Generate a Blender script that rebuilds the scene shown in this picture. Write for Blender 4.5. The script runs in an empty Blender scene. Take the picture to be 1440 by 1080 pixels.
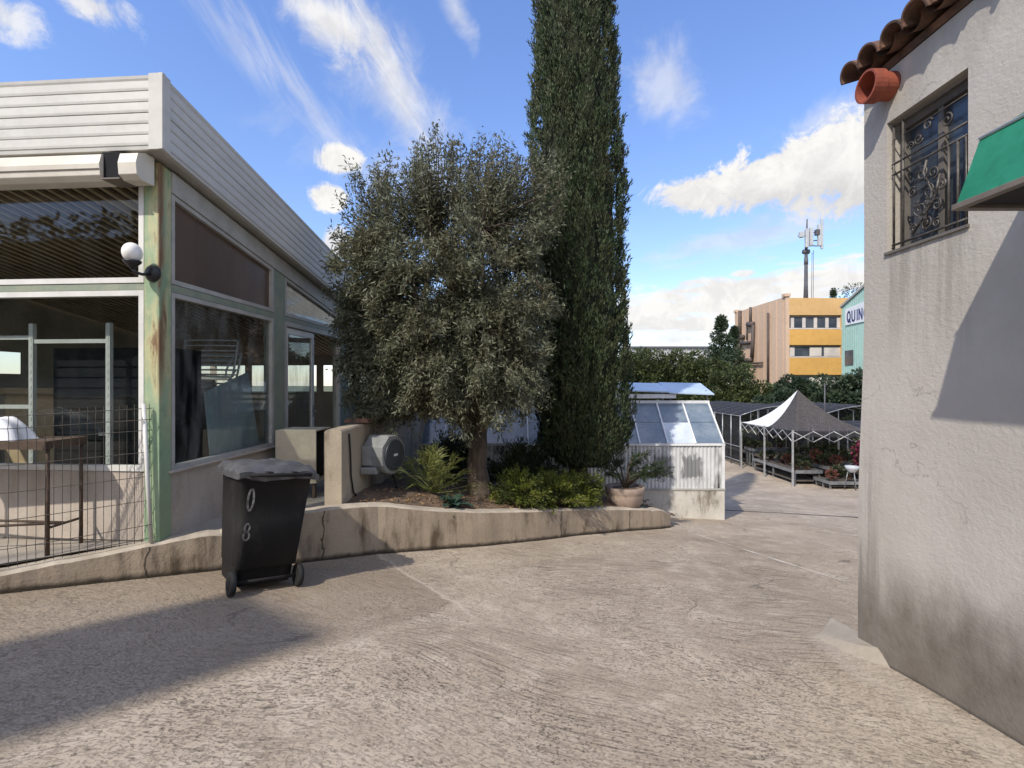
import bpy, math, random
import numpy as np
from mathutils import Vector, Matrix
random.seed(7); rng = np.random.default_rng(11)
R = math.radians
SC = bpy.context.scene
COL = SC.collection

# ------------------------------------------------------------------ camera, light, sky
CAMZ = 1.45; F = 700.0                      # eye height, focal length in photo pixels (1440 wide)
cd = bpy.data.cameras.new('camera'); cam = bpy.data.objects.new('camera', cd); COL.objects.link(cam)
cam.location = (0, 0, CAMZ); cam.rotation_euler = (R(90), 0, 0)
cd.sensor_width = 36; cd.lens = 36 * F / 1440; cd.clip_start = .05; cd.clip_end = 3000
SC.camera = cam
SC.view_settings.view_transform = 'Standard'; SC.view_settings.look = 'None'
EXP = 0.58
SC.view_settings.exposure = EXP; SC.view_settings.gamma = 1
SUN_EL = R(44); SAZ = (-.59, -.807)         # towards the sun
sl = bpy.data.lights.new('sun', 'SUN'); sl.energy = 3.1; sl.angle = R(.8); sl.color = (1, .93, .82)
sun = bpy.data.objects.new('sun', sl); COL.objects.link(sun)
Ld = Vector((-SAZ[0]*math.cos(SUN_EL), -SAZ[1]*math.cos(SUN_EL), -math.sin(SUN_EL)))
sun.rotation_euler = Ld.to_track_quat('-Z', 'Y').to_euler(); sun.location = (-6, -8, 12)

class NT:                                   # small node-tree helper
    def __init__(s, nt): s.t = nt; nt.nodes.clear()
    def n(s, typ, **kw):
        nd = s.t.nodes.new(typ)
        for k, v in kw.items(): setattr(nd, k, v)
        return nd
    def put(s, sock, v):
        if isinstance(v, bpy.types.NodeSocket): s.t.links.new(v, sock)
        elif v is not None: sock.default_value = v
    def m(s, op, a, b=None, c=None, clamp=False):
        nd = s.n('ShaderNodeMath', operation=op, use_clamp=clamp)
        for i, v in enumerate((a, b, c)): s.put(nd.inputs[i], v)
        return nd.outputs[0]
    def ramp(s, v, lo, hi, a=0., b=1.):
        nd = s.n('ShaderNodeMapRange', interpolation_type='SMOOTHSTEP')
        for i, x in enumerate((v, lo, hi, a, b)): s.put(nd.inputs[i], x)
        return nd.outputs[0]
    def mix(s, f, a, b, mode='MIX'):
        nd = s.n('ShaderNodeMix', data_type='RGBA', blend_type=mode)
        s.put(nd.inputs[0], f)
        for i, x in ((6, a), (7, b)):
            if isinstance(x, tuple) and len(x) == 3: x = x + (1,)
            s.put(nd.inputs[i], x)
        return nd.outputs[2]
    def noise(s, vec, scale, detail=4, rough=.55, dist=0.):
        nd = s.n('ShaderNodeTexNoise'); s.put(nd.inputs['Vector'], vec)
        s.put(nd.inputs['Scale'], scale); s.put(nd.inputs['Detail'], detail)
        s.put(nd.inputs['Roughness'], rough); s.put(nd.inputs['Distortion'], dist)
        return nd.outputs[0]
    def vmul(s, v, k):
        nd = s.n('ShaderNodeVectorMath', operation='MULTIPLY'); s.put(nd.inputs[0], v); nd.inputs[1].default_value = k
        return nd.outputs[0]
    def xyz(s, v):
        nd = s.n('ShaderNodeSeparateXYZ'); s.put(nd.inputs[0], v); return nd.outputs
    def bump(s, h, st, dist=.02):
        nd = s.n('ShaderNodeBump'); s.put(nd.inputs['Height'], h); s.put(nd.inputs['Strength'], st); s.put(nd.inputs['Distance'], dist)
        return nd.outputs[0]

# ---- the sky: Nishita air with clouds placed by compass direction and height
W = bpy.data.worlds.new('World'); SC.world = W; W.use_nodes = True
w = NT(W.node_tree)
sky = w.n('ShaderNodeTexSky', sky_type='NISHITA'); sky.sun_disc = False
sky.sun_elevation = SUN_EL; sky.sun_rotation = math.atan2(SAZ[0], SAZ[1]) % (2*math.pi)
sky.air_density = 1.0; sky.dust_density = .4; sky.ozone_density = 2.0
SKY_ST = .13
tc = w.n('ShaderNodeTexCoord'); D = tc.outputs['Generated']
dx, dy, dz = w.xyz(D)
az = w.m('ARCTAN2', dx, dy); el = w.m('ARCSINE', dz)
n1 = w.noise(D, 9, 8, .64, .6); n2 = w.noise(D, 17, 9, .68, .5)
tl = w.n('ShaderNodeCombineXYZ')            # stretched coordinate for the cirrus streaks
ca, sa = math.cos(R(-50)), math.sin(R(-50))
w.put(tl.inputs[0], w.m('MULTIPLY', w.m('ADD', w.m('MULTIPLY', az, ca), w.m('MULTIPLY', el, sa)), 5.))
w.put(tl.inputs[1], w.m('MULTIPLY', w.m('ADD', w.m('MULTIPLY', az, -sa), w.m('MULTIPLY', el, ca)), 26.))
n3 = w.noise(tl.outputs[0], 1., 6, .62, .8)
hb = w.n('ShaderNodeCombineXYZ')
w.put(hb.inputs[0], w.m('MULTIPLY', az, 9.)); w.put(hb.inputs[1], w.m('MULTIPLY', el, 42.))
n4 = w.noise(hb.outputs[0], 1., 6, .6, .3)
def pxdir(px, py):
    return math.atan((px-720)/F), math.atan((540-py)/math.hypot(F, px-720))
def cloud(px, py, wpx, hpx, noise, gain, rot=0., soft=.45, amp=1.5):
    a0, e0 = pxdir(px, py); ra = wpx/F*math.cos(a0)**2; re = hpx/F*math.cos(a0)*math.cos(e0)
    da = w.m('SUBTRACT', az, a0); de = w.m('SUBTRACT', el, e0)
    c, s_ = math.cos(R(rot)), math.sin(R(rot))
    u = w.m('DIVIDE', w.m('ADD', w.m('MULTIPLY', da, c), w.m('MULTIPLY', de, s_)), ra)
    v = w.m('DIVIDE', w.m('ADD', w.m('MULTIPLY', da, -s_), w.m('MULTIPLY', de, c)), re)
    r = w.m('SQRT', w.m('ADD', w.m('MULTIPLY', u, u), w.m('MULTIPLY', v, v)))
    d = w.m('ADD', w.m('SUBTRACT', 1., r), w.m('MULTIPLY', w.m('SUBTRACT', noise, .5), amp))
    return w.m('MULTIPLY', w.ramp(d, 0., soft), gain), v
dens = None
CL = [(1110, 248, 160, 54, n2, 1., 5, .34, 2.2), (985, 272, 90, 30, n2, 1., 0, .36, 2.0), (1215, 232, 110, 84, n2, 1., 0, .34, 2.2),
      (478, 226, 42, 22, n2, 1., 0, .4, 1.6), (462, 278, 32, 22, n2, 1., 0, .4, 1.6), (475, 345, 26, 30, n2, .9, 0, .4, 1.4),
      (1046, 385, 22, 7, n2, .95, 0, .5, 1.2), (130, 8, 85, 34, n2, .85, -6, .8, 2.4), (-20, 10, 110, 40, n2, .8, 0, .8, 2.2),
      (1050, 418, 250, 42, n4, 1., 7, .6, 2.9), (940, 440, 170, 44, n4, .95, 0, .7, 2.8), (1170, 395, 120, 30, n4, .9, 10, .7, 2.6),
      (960, 478, 150, 16, n4, .9, 0, .8, 1.2), (1060, 330, 220, 30, n4, .5, 8, .9, 2.0), (1170, 165, 100, 40, n1, .6, 12, 1.0, 2.6),
      (440, 15, 140, 40, n1, .9, -18, 1.0, 3.2), (540, 90, 170, 46, n3, .75, -50, 1.2, 2.8), (560, 130, 150, 70, n1, .5, -50, 1.2, 2.8), (420, 130, 210, 30, n3, .38, -42, 1.2, 2.6), (330, 60, 170, 30, n3, .25, -40, 1.2, 2.6),
      (930, 115, 70, 60, n1, .5, -40, 1.2, 3.0), (640, 10, 60, 26, n1, .5, -50, 1.1, 2.4), (640, 280, 300, 60, n1, .3, -15, 1.1, 2.2)]
vlow = None
for c_ in CL:
    dn, v = cloud(*c_)
    dens = dn if dens is None else w.m('SUBTRACT', 1., w.m('MULTIPLY', w.m('SUBTRACT', 1., dens), w.m('SUBTRACT', 1., dn)))
    if vlow is None: vlow = v
# unseen broken white cloud added behind the viewpoint as neutral fill light
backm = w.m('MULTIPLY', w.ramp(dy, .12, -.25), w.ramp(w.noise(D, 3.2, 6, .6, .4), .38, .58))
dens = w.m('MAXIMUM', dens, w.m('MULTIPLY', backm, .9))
shade = w.m('MULTIPLY', w.ramp(w.m('ADD', w.ramp(w.m('ABSOLUTE', vlow), 0, 2.0, 0, 0), n2), .38, .62), 1.)
lowb = w.ramp(el, .27, .20, 0., .55)
under = w.m('ADD', w.m('ADD', w.m('MULTIPLY', shade, .5), w.ramp(vlow, -.9, .3, 0., .5)), lowb, None, True)
KW_ = SKY_ST*2**EXP
ccol = w.mix(under, (.70/KW_, .69/KW_, .69/KW_), (1.0/KW_, .98/KW_, .95/KW_))
tint = w.mix(w.ramp(el, .0, .75), (1.10, 1.10, 1.22), (1.08, 1.18, 1.50))
skc = w.mix(1., sky.outputs[0], tint, 'MULTIPLY')
ccol = w.mix(w.m('MULTIPLY', backm, .9), ccol, (1.75/KW_, 1.68/KW_, 1.58/KW_))  # added clouds made brighter than white to lift the fill
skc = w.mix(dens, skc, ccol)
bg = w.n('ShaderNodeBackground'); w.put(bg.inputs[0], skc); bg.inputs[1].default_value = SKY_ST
wo = w.n('ShaderNodeOutputWorld'); w.t.links.new(bg.outputs[0], wo.inputs[0])

# ------------------------------------------------------------------ materials
def newmat(name):
    m = bpy.data.materials.new(name); m.use_nodes = True
    t = NT(m.node_tree); o = t.n('ShaderNodeOutputMaterial'); b = t.n('ShaderNodeBsdfPrincipled')
    t.t.links.new(b.outputs[0], o.inputs[0])
    g = t.n('ShaderNodeNewGeometry')
    return m, t, b, g, o
def M(name, col, col2=None, rough=.7, scale=6., bump=0., bscale=60., metal=0., spec=.4, fine=.25, stretch=None):
    m, t, b, g, o = newmat(name)
    p = g.outputs['Position']
    q = t.vmul(p, stretch) if stretch else p
    c2 = col2 if col2 else tuple(x*.72 for x in col)
    c = t.mix(t.ramp(t.noise(q, scale, 5), .35, .68), col, c2)
    c = t.mix(t.m('MULTIPLY', t.ramp(t.noise(p, scale*9, 3), .4, .75), fine), c, tuple(x*.55 for x in col))
    t.put(b.inputs['Base Color'], c); b.inputs['Roughness'].default_value = rough
    b.inputs['Metallic'].default_value = metal; b.inputs['Specular IOR Level'].default_value = spec
    if bump: t.put(b.inputs['Normal'], t.bump(t.noise(p, bscale, 4), bump, .01))
    return m
def leafmat(name, a, b2, c3, trans=.25, rough=.55, clump=1.6):
    m, t, b, g, o = newmat(name)
    r = g.outputs['Random Per Island']
    col = t.mix(r, a, b2)
    col = t.mix(t.ramp(t.noise(g.outputs['Position'], clump, 3), .42, .66), col, c3)
    t.put(b.inputs['Base Color'], col); b.inputs['Roughness'].default_value = rough; b.inputs['Specular IOR Level'].default_value = .35
    tr = t.n('ShaderNodeBsdfTranslucent'); t.put(tr.inputs[0], col)
    mx = t.n('ShaderNodeMixShader'); mx.inputs[0].default_value = trans
    t.t.links.new(b.outputs[0], mx.inputs[1]); t.t.links.new(tr.outputs[0], mx.inputs[2]); t.t.links.new(mx.outputs[0], o.inputs[0])
    return m
def glassmat(name, tint=(.86, .9, .9), refl=1.45, dirt=.05, dcol=(.4, .42, .4)):
    m, t, b, g, o = newmat(name); t.t.nodes.remove(b)
    tr = t.n('ShaderNodeBsdfTransparent'); tr.inputs[0].default_value = tint+(1,)
    gl = t.n('ShaderNodeBsdfGlossy'); gl.inputs['Roughness'].default_value = .02
    t.put(gl.inputs['Normal'], t.bump(t.noise(g.outputs['Position'], 1.3, 2), .03, .02))
    df = t.n('ShaderNodeBsdfDiffuse'); df.inputs[0].default_value = dcol+(1,)
    fr = t.n('ShaderNodeFresnel'); t.put(fr.inputs[0], t.m('ADD', refl, t.m('MULTIPLY', g.outputs['Backfacing'], 1/refl-refl)))
    m1 = t.n('ShaderNodeMixShader'); t.put(m1.inputs[0], t.m('MULTIPLY', t.ramp(t.noise(t.vmul(g.outputs['Position'], (3, 3, .8)), 2.2, 5), .35, .8), dirt))
    t.t.links.new(tr.outputs[0], m1.inputs[1]); t.t.links.new(df.outputs[0], m1.inputs[2])
    m2 = t.n('ShaderNodeMixShader'); t.t.links.new(fr.outputs[0], m2.inputs[0])
    t.t.links.new(m1.outputs[0], m2.inputs[1]); t.t.links.new(gl.outputs[0], m2.inputs[2]); t.t.links.new(m2.outputs[0], o.inputs[0])
    return m
def netmat(name, col, alpha):
    m, t, b, g, o = newmat(name)
    t.put(b.inputs['Base Color'], col+(1,)); b.inputs['Roughness'].default_value = .8
    t.put(b.inputs['Alpha'], t.ramp(t.noise(t.vmul(g.outputs['Position'], (2, 2, 5)), 3, 4), .2, .8, alpha-.12, alpha+.12))
    return m

GS_Y, GS_X = -.105, -.05
def gz(x, y):
    x = min(max(x, -5.), 11.)
    if y < 12: return GS_Y*y + GS_X*x
    z12 = GS_Y*12 + GS_X*x
    t = min((y-12)/6.3, 1.)
    return z12 + (-2.35 - z12)*t
def ground_mat():
    m, t, b, g, o = newmat('raked_concrete'); p = g.outputs['Position']; x, y, z = t.xyz(p)
    big = t.noise(p, .55, 5, .6); mid = t.noise(p, 3.2, 5, .6); fine = t.noise(p, 58, 5, .72); gr = t.noise(p, 140, 3, .6)
    c = t.mix(t.ramp(big, .3, .7), (.445, .368, .282), (.35, .284, .212))
    c = t.mix(t.ramp(mid, .45, .75), c, (.52, .44, .345))
    # raked furrows: swept bands, bent by slow noise, broken into short marks
    sw = t.noise(p, .33, 2, .4)
    ang = t.m('MULTIPLY', t.m('SUBTRACT', sw, .5), 2.2)
    u = t.m('ADD', t.m('ADD', t.m('MULTIPLY', x, .36), t.m('MULTIPLY', y, .93)), ang)
    along = t.m('SUBTRACT', t.m('MULTIPLY', x, .93), t.m('MULTIPLY', y, .36))
    cc = t.n('ShaderNodeCombineXYZ'); t.put(cc.inputs[0], t.m('MULTIPLY', u, 46.)); t.put(cc.inputs[1], t.m('MULTIPLY', along, 2.2))
    c2 = t.n('ShaderNodeCombineXYZ'); t.put(c2.inputs[0], t.m('MULTIPLY', u, 42.)); t.put(c2.inputs[1], t.m('MULTIPLY', along, 15.))
    f1 = t.ramp(t.noise(cc.outputs[0], 1.2, 5, .66, .6), .36, .50, 1., 0.)
    f2 = t.ramp(t.noise(c2.outputs[0], 1.0, 6, .7, 1.1), .36, .49, 1., 0.)
    sel = t.ramp(t.noise(p, .55, 3), .40, .60)
    furrow = t.m('ADD', t.m('MULTIPLY', f1, sel), t.m('MULTIPLY', f2, t.m('SUBTRACT', 1., t.m('MULTIPLY', sel, .6))), None, True)
    pit = t.ramp(fine, .50, .66)
    nearwt = t.ramp(t.noise(p, 1.3, 4), .35, .65)
    dark = t.m('MULTIPLY', t.m('ADD', t.m('MULTIPLY', furrow, .80), t.m('MULTIPLY', pit, .85)), t.m('ADD', .48, t.m('MULTIPLY', nearwt, .5)), None, True)
    c = t.mix(dark, c, (.112, .090, .070))
    c = t.mix(t.m('MULTIPLY', t.ramp(gr, .5, .8), .3), c, (.52, .44, .36))
    def side(ax, ay, bx, by):                 # signed distance, positive left of a->b
        l = math.hypot(bx-ax, by-ay); return t.m('ADD', t.m('MULTIPLY', x, -(by-ay)/l), t.m('ADD', t.m('MULTIPLY', y, (bx-ax)/l), ((by-ay)*ax-(bx-ax)*ay)/l))
    wv_ = t.m('MULTIPLY', t.m('SUBTRACT', mid, .5), .22)
    s1 = t.m('ADD', side(-.48, 4.22, -1.37, 5.48), wv_); s2 = t.m('ADD', side(-2.3, 1.9, -.48, 4.22), wv_)
    bay = t.m('MULTIPLY', t.ramp(s1, -.03, .05), t.ramp(s2, -.06, .10))
    agg = t.ramp(t.noise(p, 75, 3, .6), .38, .66)
    bc = t.mix(agg, (.13, .10, .072), (.34, .275, .205)); bc = t.mix(t.ramp(big, .35, .65), bc, (.25, .195, .14))
    c = t.mix(t.m('MULTIPLY', bay, .62), c, bc)
    seam = t.m('MULTIPLY', t.ramp(t.m('ABSOLUTE', s1), .028, .010), t.ramp(s2, -.5, -.2))
    c = t.mix(t.m('MULTIPLY', seam, .5), c, (.52, .45, .37))
    # pale cement spill along the house wall, darker worn patch of gravel in the middle
    spill = t.m('ADD', t.m('ABSOLUTE', t.m('SUBTRACT', x, 2.42)), t.m('MULTIPLY', t.m('SUBTRACT', mid, .5), .55))
    sp = t.m('MULTIPLY', t.ramp(spill, .05, .2, 1., 0.), t.ramp(y, 4.3, 3.7))
    c = t.mix(t.m('MULTIPLY', sp, .55), c, (.50, .43, .35))
    px_ = t.m('SUBTRACT', x, .16); py_ = t.m('SUBTRACT', y, 2.55)
    rr = t.m('SQRT', t.m('ADD', t.m('MULTIPLY', px_, px_), t.m('MULTIPLY', t.m('MULTIPLY', py_, py_), .55)))
    wp = t.ramp(t.m('ADD', rr, t.m('MULTIPLY', t.m('SUBTRACT', mid, .5), .35)), .05, .3, 1., 0.)
    c = t.mix(t.m('MULTIPLY', t.m('MULTIPLY', wp, pit), .75), c, (.10, .085, .07))
    # hairline cracks
    vo = t.n('ShaderNodeTexVoronoi', feature='DISTANCE_TO_EDGE'); vo.inputs['Scale'].default_value = .42
    wv = t.n('ShaderNodeVectorMath', operation='ADD'); t.t.links.new(p, wv.inputs[0])
    nn = t.n('ShaderNodeTexNoise'); nn.inputs['Scale'].default_value = 1.6; nn.inputs['Detail'].default_value = 5
    t.t.links.new(p, nn.inputs['Vector']); t.t.links.new(nn.outputs['Color'], wv.inputs[1]); t.t.links.new(wv.outputs[0], vo.inputs['Vector'])
    ck = t.m('MULTIPLY', t.ramp(vo.outputs['Distance'], .0, .010, 1., 0.), t.ramp(t.noise(p, .7, 2), .5, .6))
    c = t.mix(t.m('MULTIPLY', ck, .6), c, (.11, .09, .07))
    c = t.mix(t.ramp(y, 24, 40), c, (.12, .13, .07))
    t.put(b.inputs['Base Color'], c); b.inputs['Roughness'].default_value = .9; b.inputs['Specular IOR Level'].default_value = .2
    h = t.m('ADD', t.m('ADD', t.m('MULTIPLY', furrow, -1.), t.m('MULTIPLY', pit, -.6)), t.m('MULTIPLY', gr, .4))
    t.put(b.inputs['Normal'], t.bump(h, .6, .008))
    return m
def stucco_mat():
    m, t, b, g, o = newmat('grey_stucco'); p = g.outputs['Position']; x, y, z = t.xyz(p)
    lo = t.noise(p, 1.4, 5, .6); md = t.noise(p, 7, 5, .6)
    c = t.mix(t.ramp(lo, .3, .7), (.47, .44, .40), (.415, .385, .345))
    c = t.mix(t.m('MULTIPLY', t.ramp(md, .45, .75), .25), c, (.40, .355, .30))
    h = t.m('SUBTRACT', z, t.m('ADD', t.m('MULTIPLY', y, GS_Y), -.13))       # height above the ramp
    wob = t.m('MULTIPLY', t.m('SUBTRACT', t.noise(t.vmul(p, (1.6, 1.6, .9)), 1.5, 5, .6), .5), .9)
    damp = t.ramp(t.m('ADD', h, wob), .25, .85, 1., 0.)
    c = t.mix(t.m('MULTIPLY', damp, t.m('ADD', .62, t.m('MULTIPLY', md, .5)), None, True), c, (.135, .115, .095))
    crn = t.m('MULTIPLY', t.ramp(t.m('ADD', y, t.m('MULTIPLY', wob, .35)), 3.38, 3.6), t.ramp(t.m('ADD', h, t.m('MULTIPLY', wob, 1.2)), 1.75, .8))
    strk = t.ramp(t.noise(t.vmul(p, (6, 6, .35)), 2.2, 5, .65), .42, .62)
    c = t.mix(t.m('MULTIPLY', t.m('MULTIPLY', crn, strk), .7), c, (.20, .18, .16))
    dr = t.m('MULTIPLY', t.m('MULTIPLY', t.ramp(z, 1.35, 2.3), t.ramp(z, 2.36, 2.34)), t.m('MULTIPLY', t.ramp(y, 2.75, 2.9), t.ramp(y, 3.52, 3.42)))
    c = t.mix(t.m('MULTIPLY', t.m('MULTIPLY', dr, strk), .5), c, (.22, .20, .175))
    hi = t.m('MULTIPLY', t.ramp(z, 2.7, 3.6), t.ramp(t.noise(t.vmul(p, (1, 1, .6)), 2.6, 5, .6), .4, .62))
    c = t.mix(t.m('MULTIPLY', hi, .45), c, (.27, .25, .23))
    vo = t.n('ShaderNodeTexVoronoi', feature='DISTANCE_TO_EDGE'); vo.inputs['Scale'].default_value = .9
    wv = t.n('ShaderNodeVectorMath', operation='ADD'); t.t.links.new(p, wv.inputs[0])
    nn = t.n('ShaderNodeTexNoise'); nn.inputs['Scale'].default_value = 2.2; nn.inputs['Detail'].default_value = 6
    t.t.links.new(p, nn.inputs['Vector']); t.t.links.new(nn.outputs['Color'], wv.inputs[1]); t.t.links.new(wv.outputs[0], vo.inputs['Vector'])
    ck = t.m('MULTIPLY', t.ramp(vo.outputs['Distance'], .0, .007, 1., 0.), t.ramp(t.noise(p, 1.1, 2), .52, .62))
    c = t.mix(t.m('MULTIPLY', ck, .45), c, (.12, .11, .10))
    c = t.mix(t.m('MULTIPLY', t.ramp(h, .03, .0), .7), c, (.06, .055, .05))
    t.put(b.inputs['Base Color'], c); b.inputs['Roughness'].default_value = .92; b.inputs['Specular IOR Level'].default_value = .15
    bh = t.m('ADD', t.noise(p, 28, 5, .62), t.m('MULTIPLY', t.noise(t.vmul(p, (1, .55, 1.6)), 70, 4, .6), .5))
    t.put(b.inputs['Normal'], t.bump(bh, .38, .012))
    return m
def streak_mat(name, col, dark, amt=.7, zs=.25, sc=5., bump=.3, green=None):
    m, t, b, g, o = newmat(name); p = g.outputs['Position']
    lo = t.noise(p, 1.7, 5, .6)
    c = t.mix(t.ramp(lo, .3, .7), col, tuple(v*.8 for v in col))
    s1 = t.ramp(t.noise(t.vmul(p, (1, 1, zs)), sc, 6, .65), .46, .68)
    s2 = t.ramp(t.noise(p, 2.3, 4), .35, .6)
    c = t.mix(t.m('MULTIPLY', t.m('MULTIPLY', s1, s2), amt), c, dark)
    c = t.mix(t.m('MULTIPLY', t.ramp(t.noise(p, 55, 4, .6), .5, .72), .35), c, tuple(v*.45 for v in col))
    if name == 'stained_concrete':
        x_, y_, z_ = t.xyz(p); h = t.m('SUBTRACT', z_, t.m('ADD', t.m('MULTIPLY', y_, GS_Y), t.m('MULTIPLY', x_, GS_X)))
        c = t.mix(t.m('MULTIPLY', t.ramp(t.m('ADD', h, t.m('MULTIPLY', t.noise(p, 9, 4), .06)), .10, .045), .9), c, (.022, .018, .013))  # crack at the kerb foot, its shadow gap painted dark
        for xj in (-3.3, -2.05, .72, 1.92):
            wj = t.m('ADD', t.m('SUBTRACT', x_, xj), t.m('MULTIPLY', t.m('SUBTRACT', t.noise(p, 7, 4), .5), .10))
            c = t.mix(t.m('MULTIPLY', t.ramp(t.m('ABSOLUTE', wj), .010, .003), .85), c, (.035, .028, .022))
    if green: c = t.mix(t.m('MULTIPLY', t.ramp(t.noise(p, 3.4, 4), .55, .7), .5), c, green)
    t.put(b.inputs['Base Color'], c); b.inputs['Roughness'].default_value = .88; b.inputs['Specular IOR Level'].default_value = .2
    t.put(b.inputs['Normal'], t.bump(t.noise(p, 45, 5, .6), bump, .012))
    return m
def blotch(m, xs, z, rx, rz, amt):
    t = NT.__new__(NT); t.t = m.node_tree
    b = next(n for n in t.t.nodes if n.type == 'BSDF_PRINCIPLED'); g = next(n for n in t.t.nodes if n.type == 'NEW_GEOMETRY')
    old = b.inputs['Base Color'].links[0].from_socket; x_, y_, z_ = t.xyz(g.outputs['Position'])
    wob = t.m('MULTIPLY', t.m('SUBTRACT', t.noise(t.vmul(g.outputs['Position'], (1, 1, .4)), 11, 6, .75), .5), 2.6)
    c = old
    for x0 in xs:
        u = t.m('ABSOLUTE', t.m('DIVIDE', t.m('SUBTRACT', x_, x0), rx)); v = t.m('ABSOLUTE', t.m('DIVIDE', t.m('SUBTRACT', z_, z), rz))
        d = t.m('ADD', t.m('MAXIMUM', u, v), wob)
        c = t.mix(t.m('MULTIPLY', t.ramp(d, .75, 1.15, 1., 0.), amt), c, (.10, .105, .105))
    t.put(b.inputs['Base Color'], c); return m
def post_mat():
    m, t, b, g, o = newmat('weathered_green_paint'); p = g.outputs['Position']; x, y, z = t.xyz(p)
    s1 = t.noise(t.vmul(p, (1, 1, .22)), 9, 6, .65); s2 = t.noise(p, 4, 4)
    c = t.mix(t.ramp(t.noise(p, 2, 4), .35, .65), (.20, .30, .18), (.27, .35, .22))
    hi = t.ramp(t.m('ADD', z, t.m('MULTIPLY', s2, .8)), 1.1, 2.0)
    sidef = t.ramp(x, -3.285, -3.262)
    c = t.mix(t.m('MULTIPLY', t.ramp(s1, .40, .6), t.m('MULTIPLY', hi, .85)), c, (.46, .42, .23))
    c = t.mix(t.m('MULTIPLY', t.m('ADD', t.ramp(s1, .55, .7), t.m('MULTIPLY', t.m('MULTIPLY', sidef, t.ramp(y, 4.70, 4.62)), t.ramp(s1, .36, .52)), None, True), t.ramp(z, 1.1, 1.8)), c, (.17, .095, .045))
    c = t.mix(t.m('MULTIPLY', t.ramp(s2, .55, .7), .45), c, (.12, .20, .12))
    t.put(b.inputs['Base Color'], c); b.inputs['Roughness'].default_value = .6
    t.put(b.inputs['Normal'], t.bump(t.noise(p, 40, 4), .2, .006))
    return m

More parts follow.
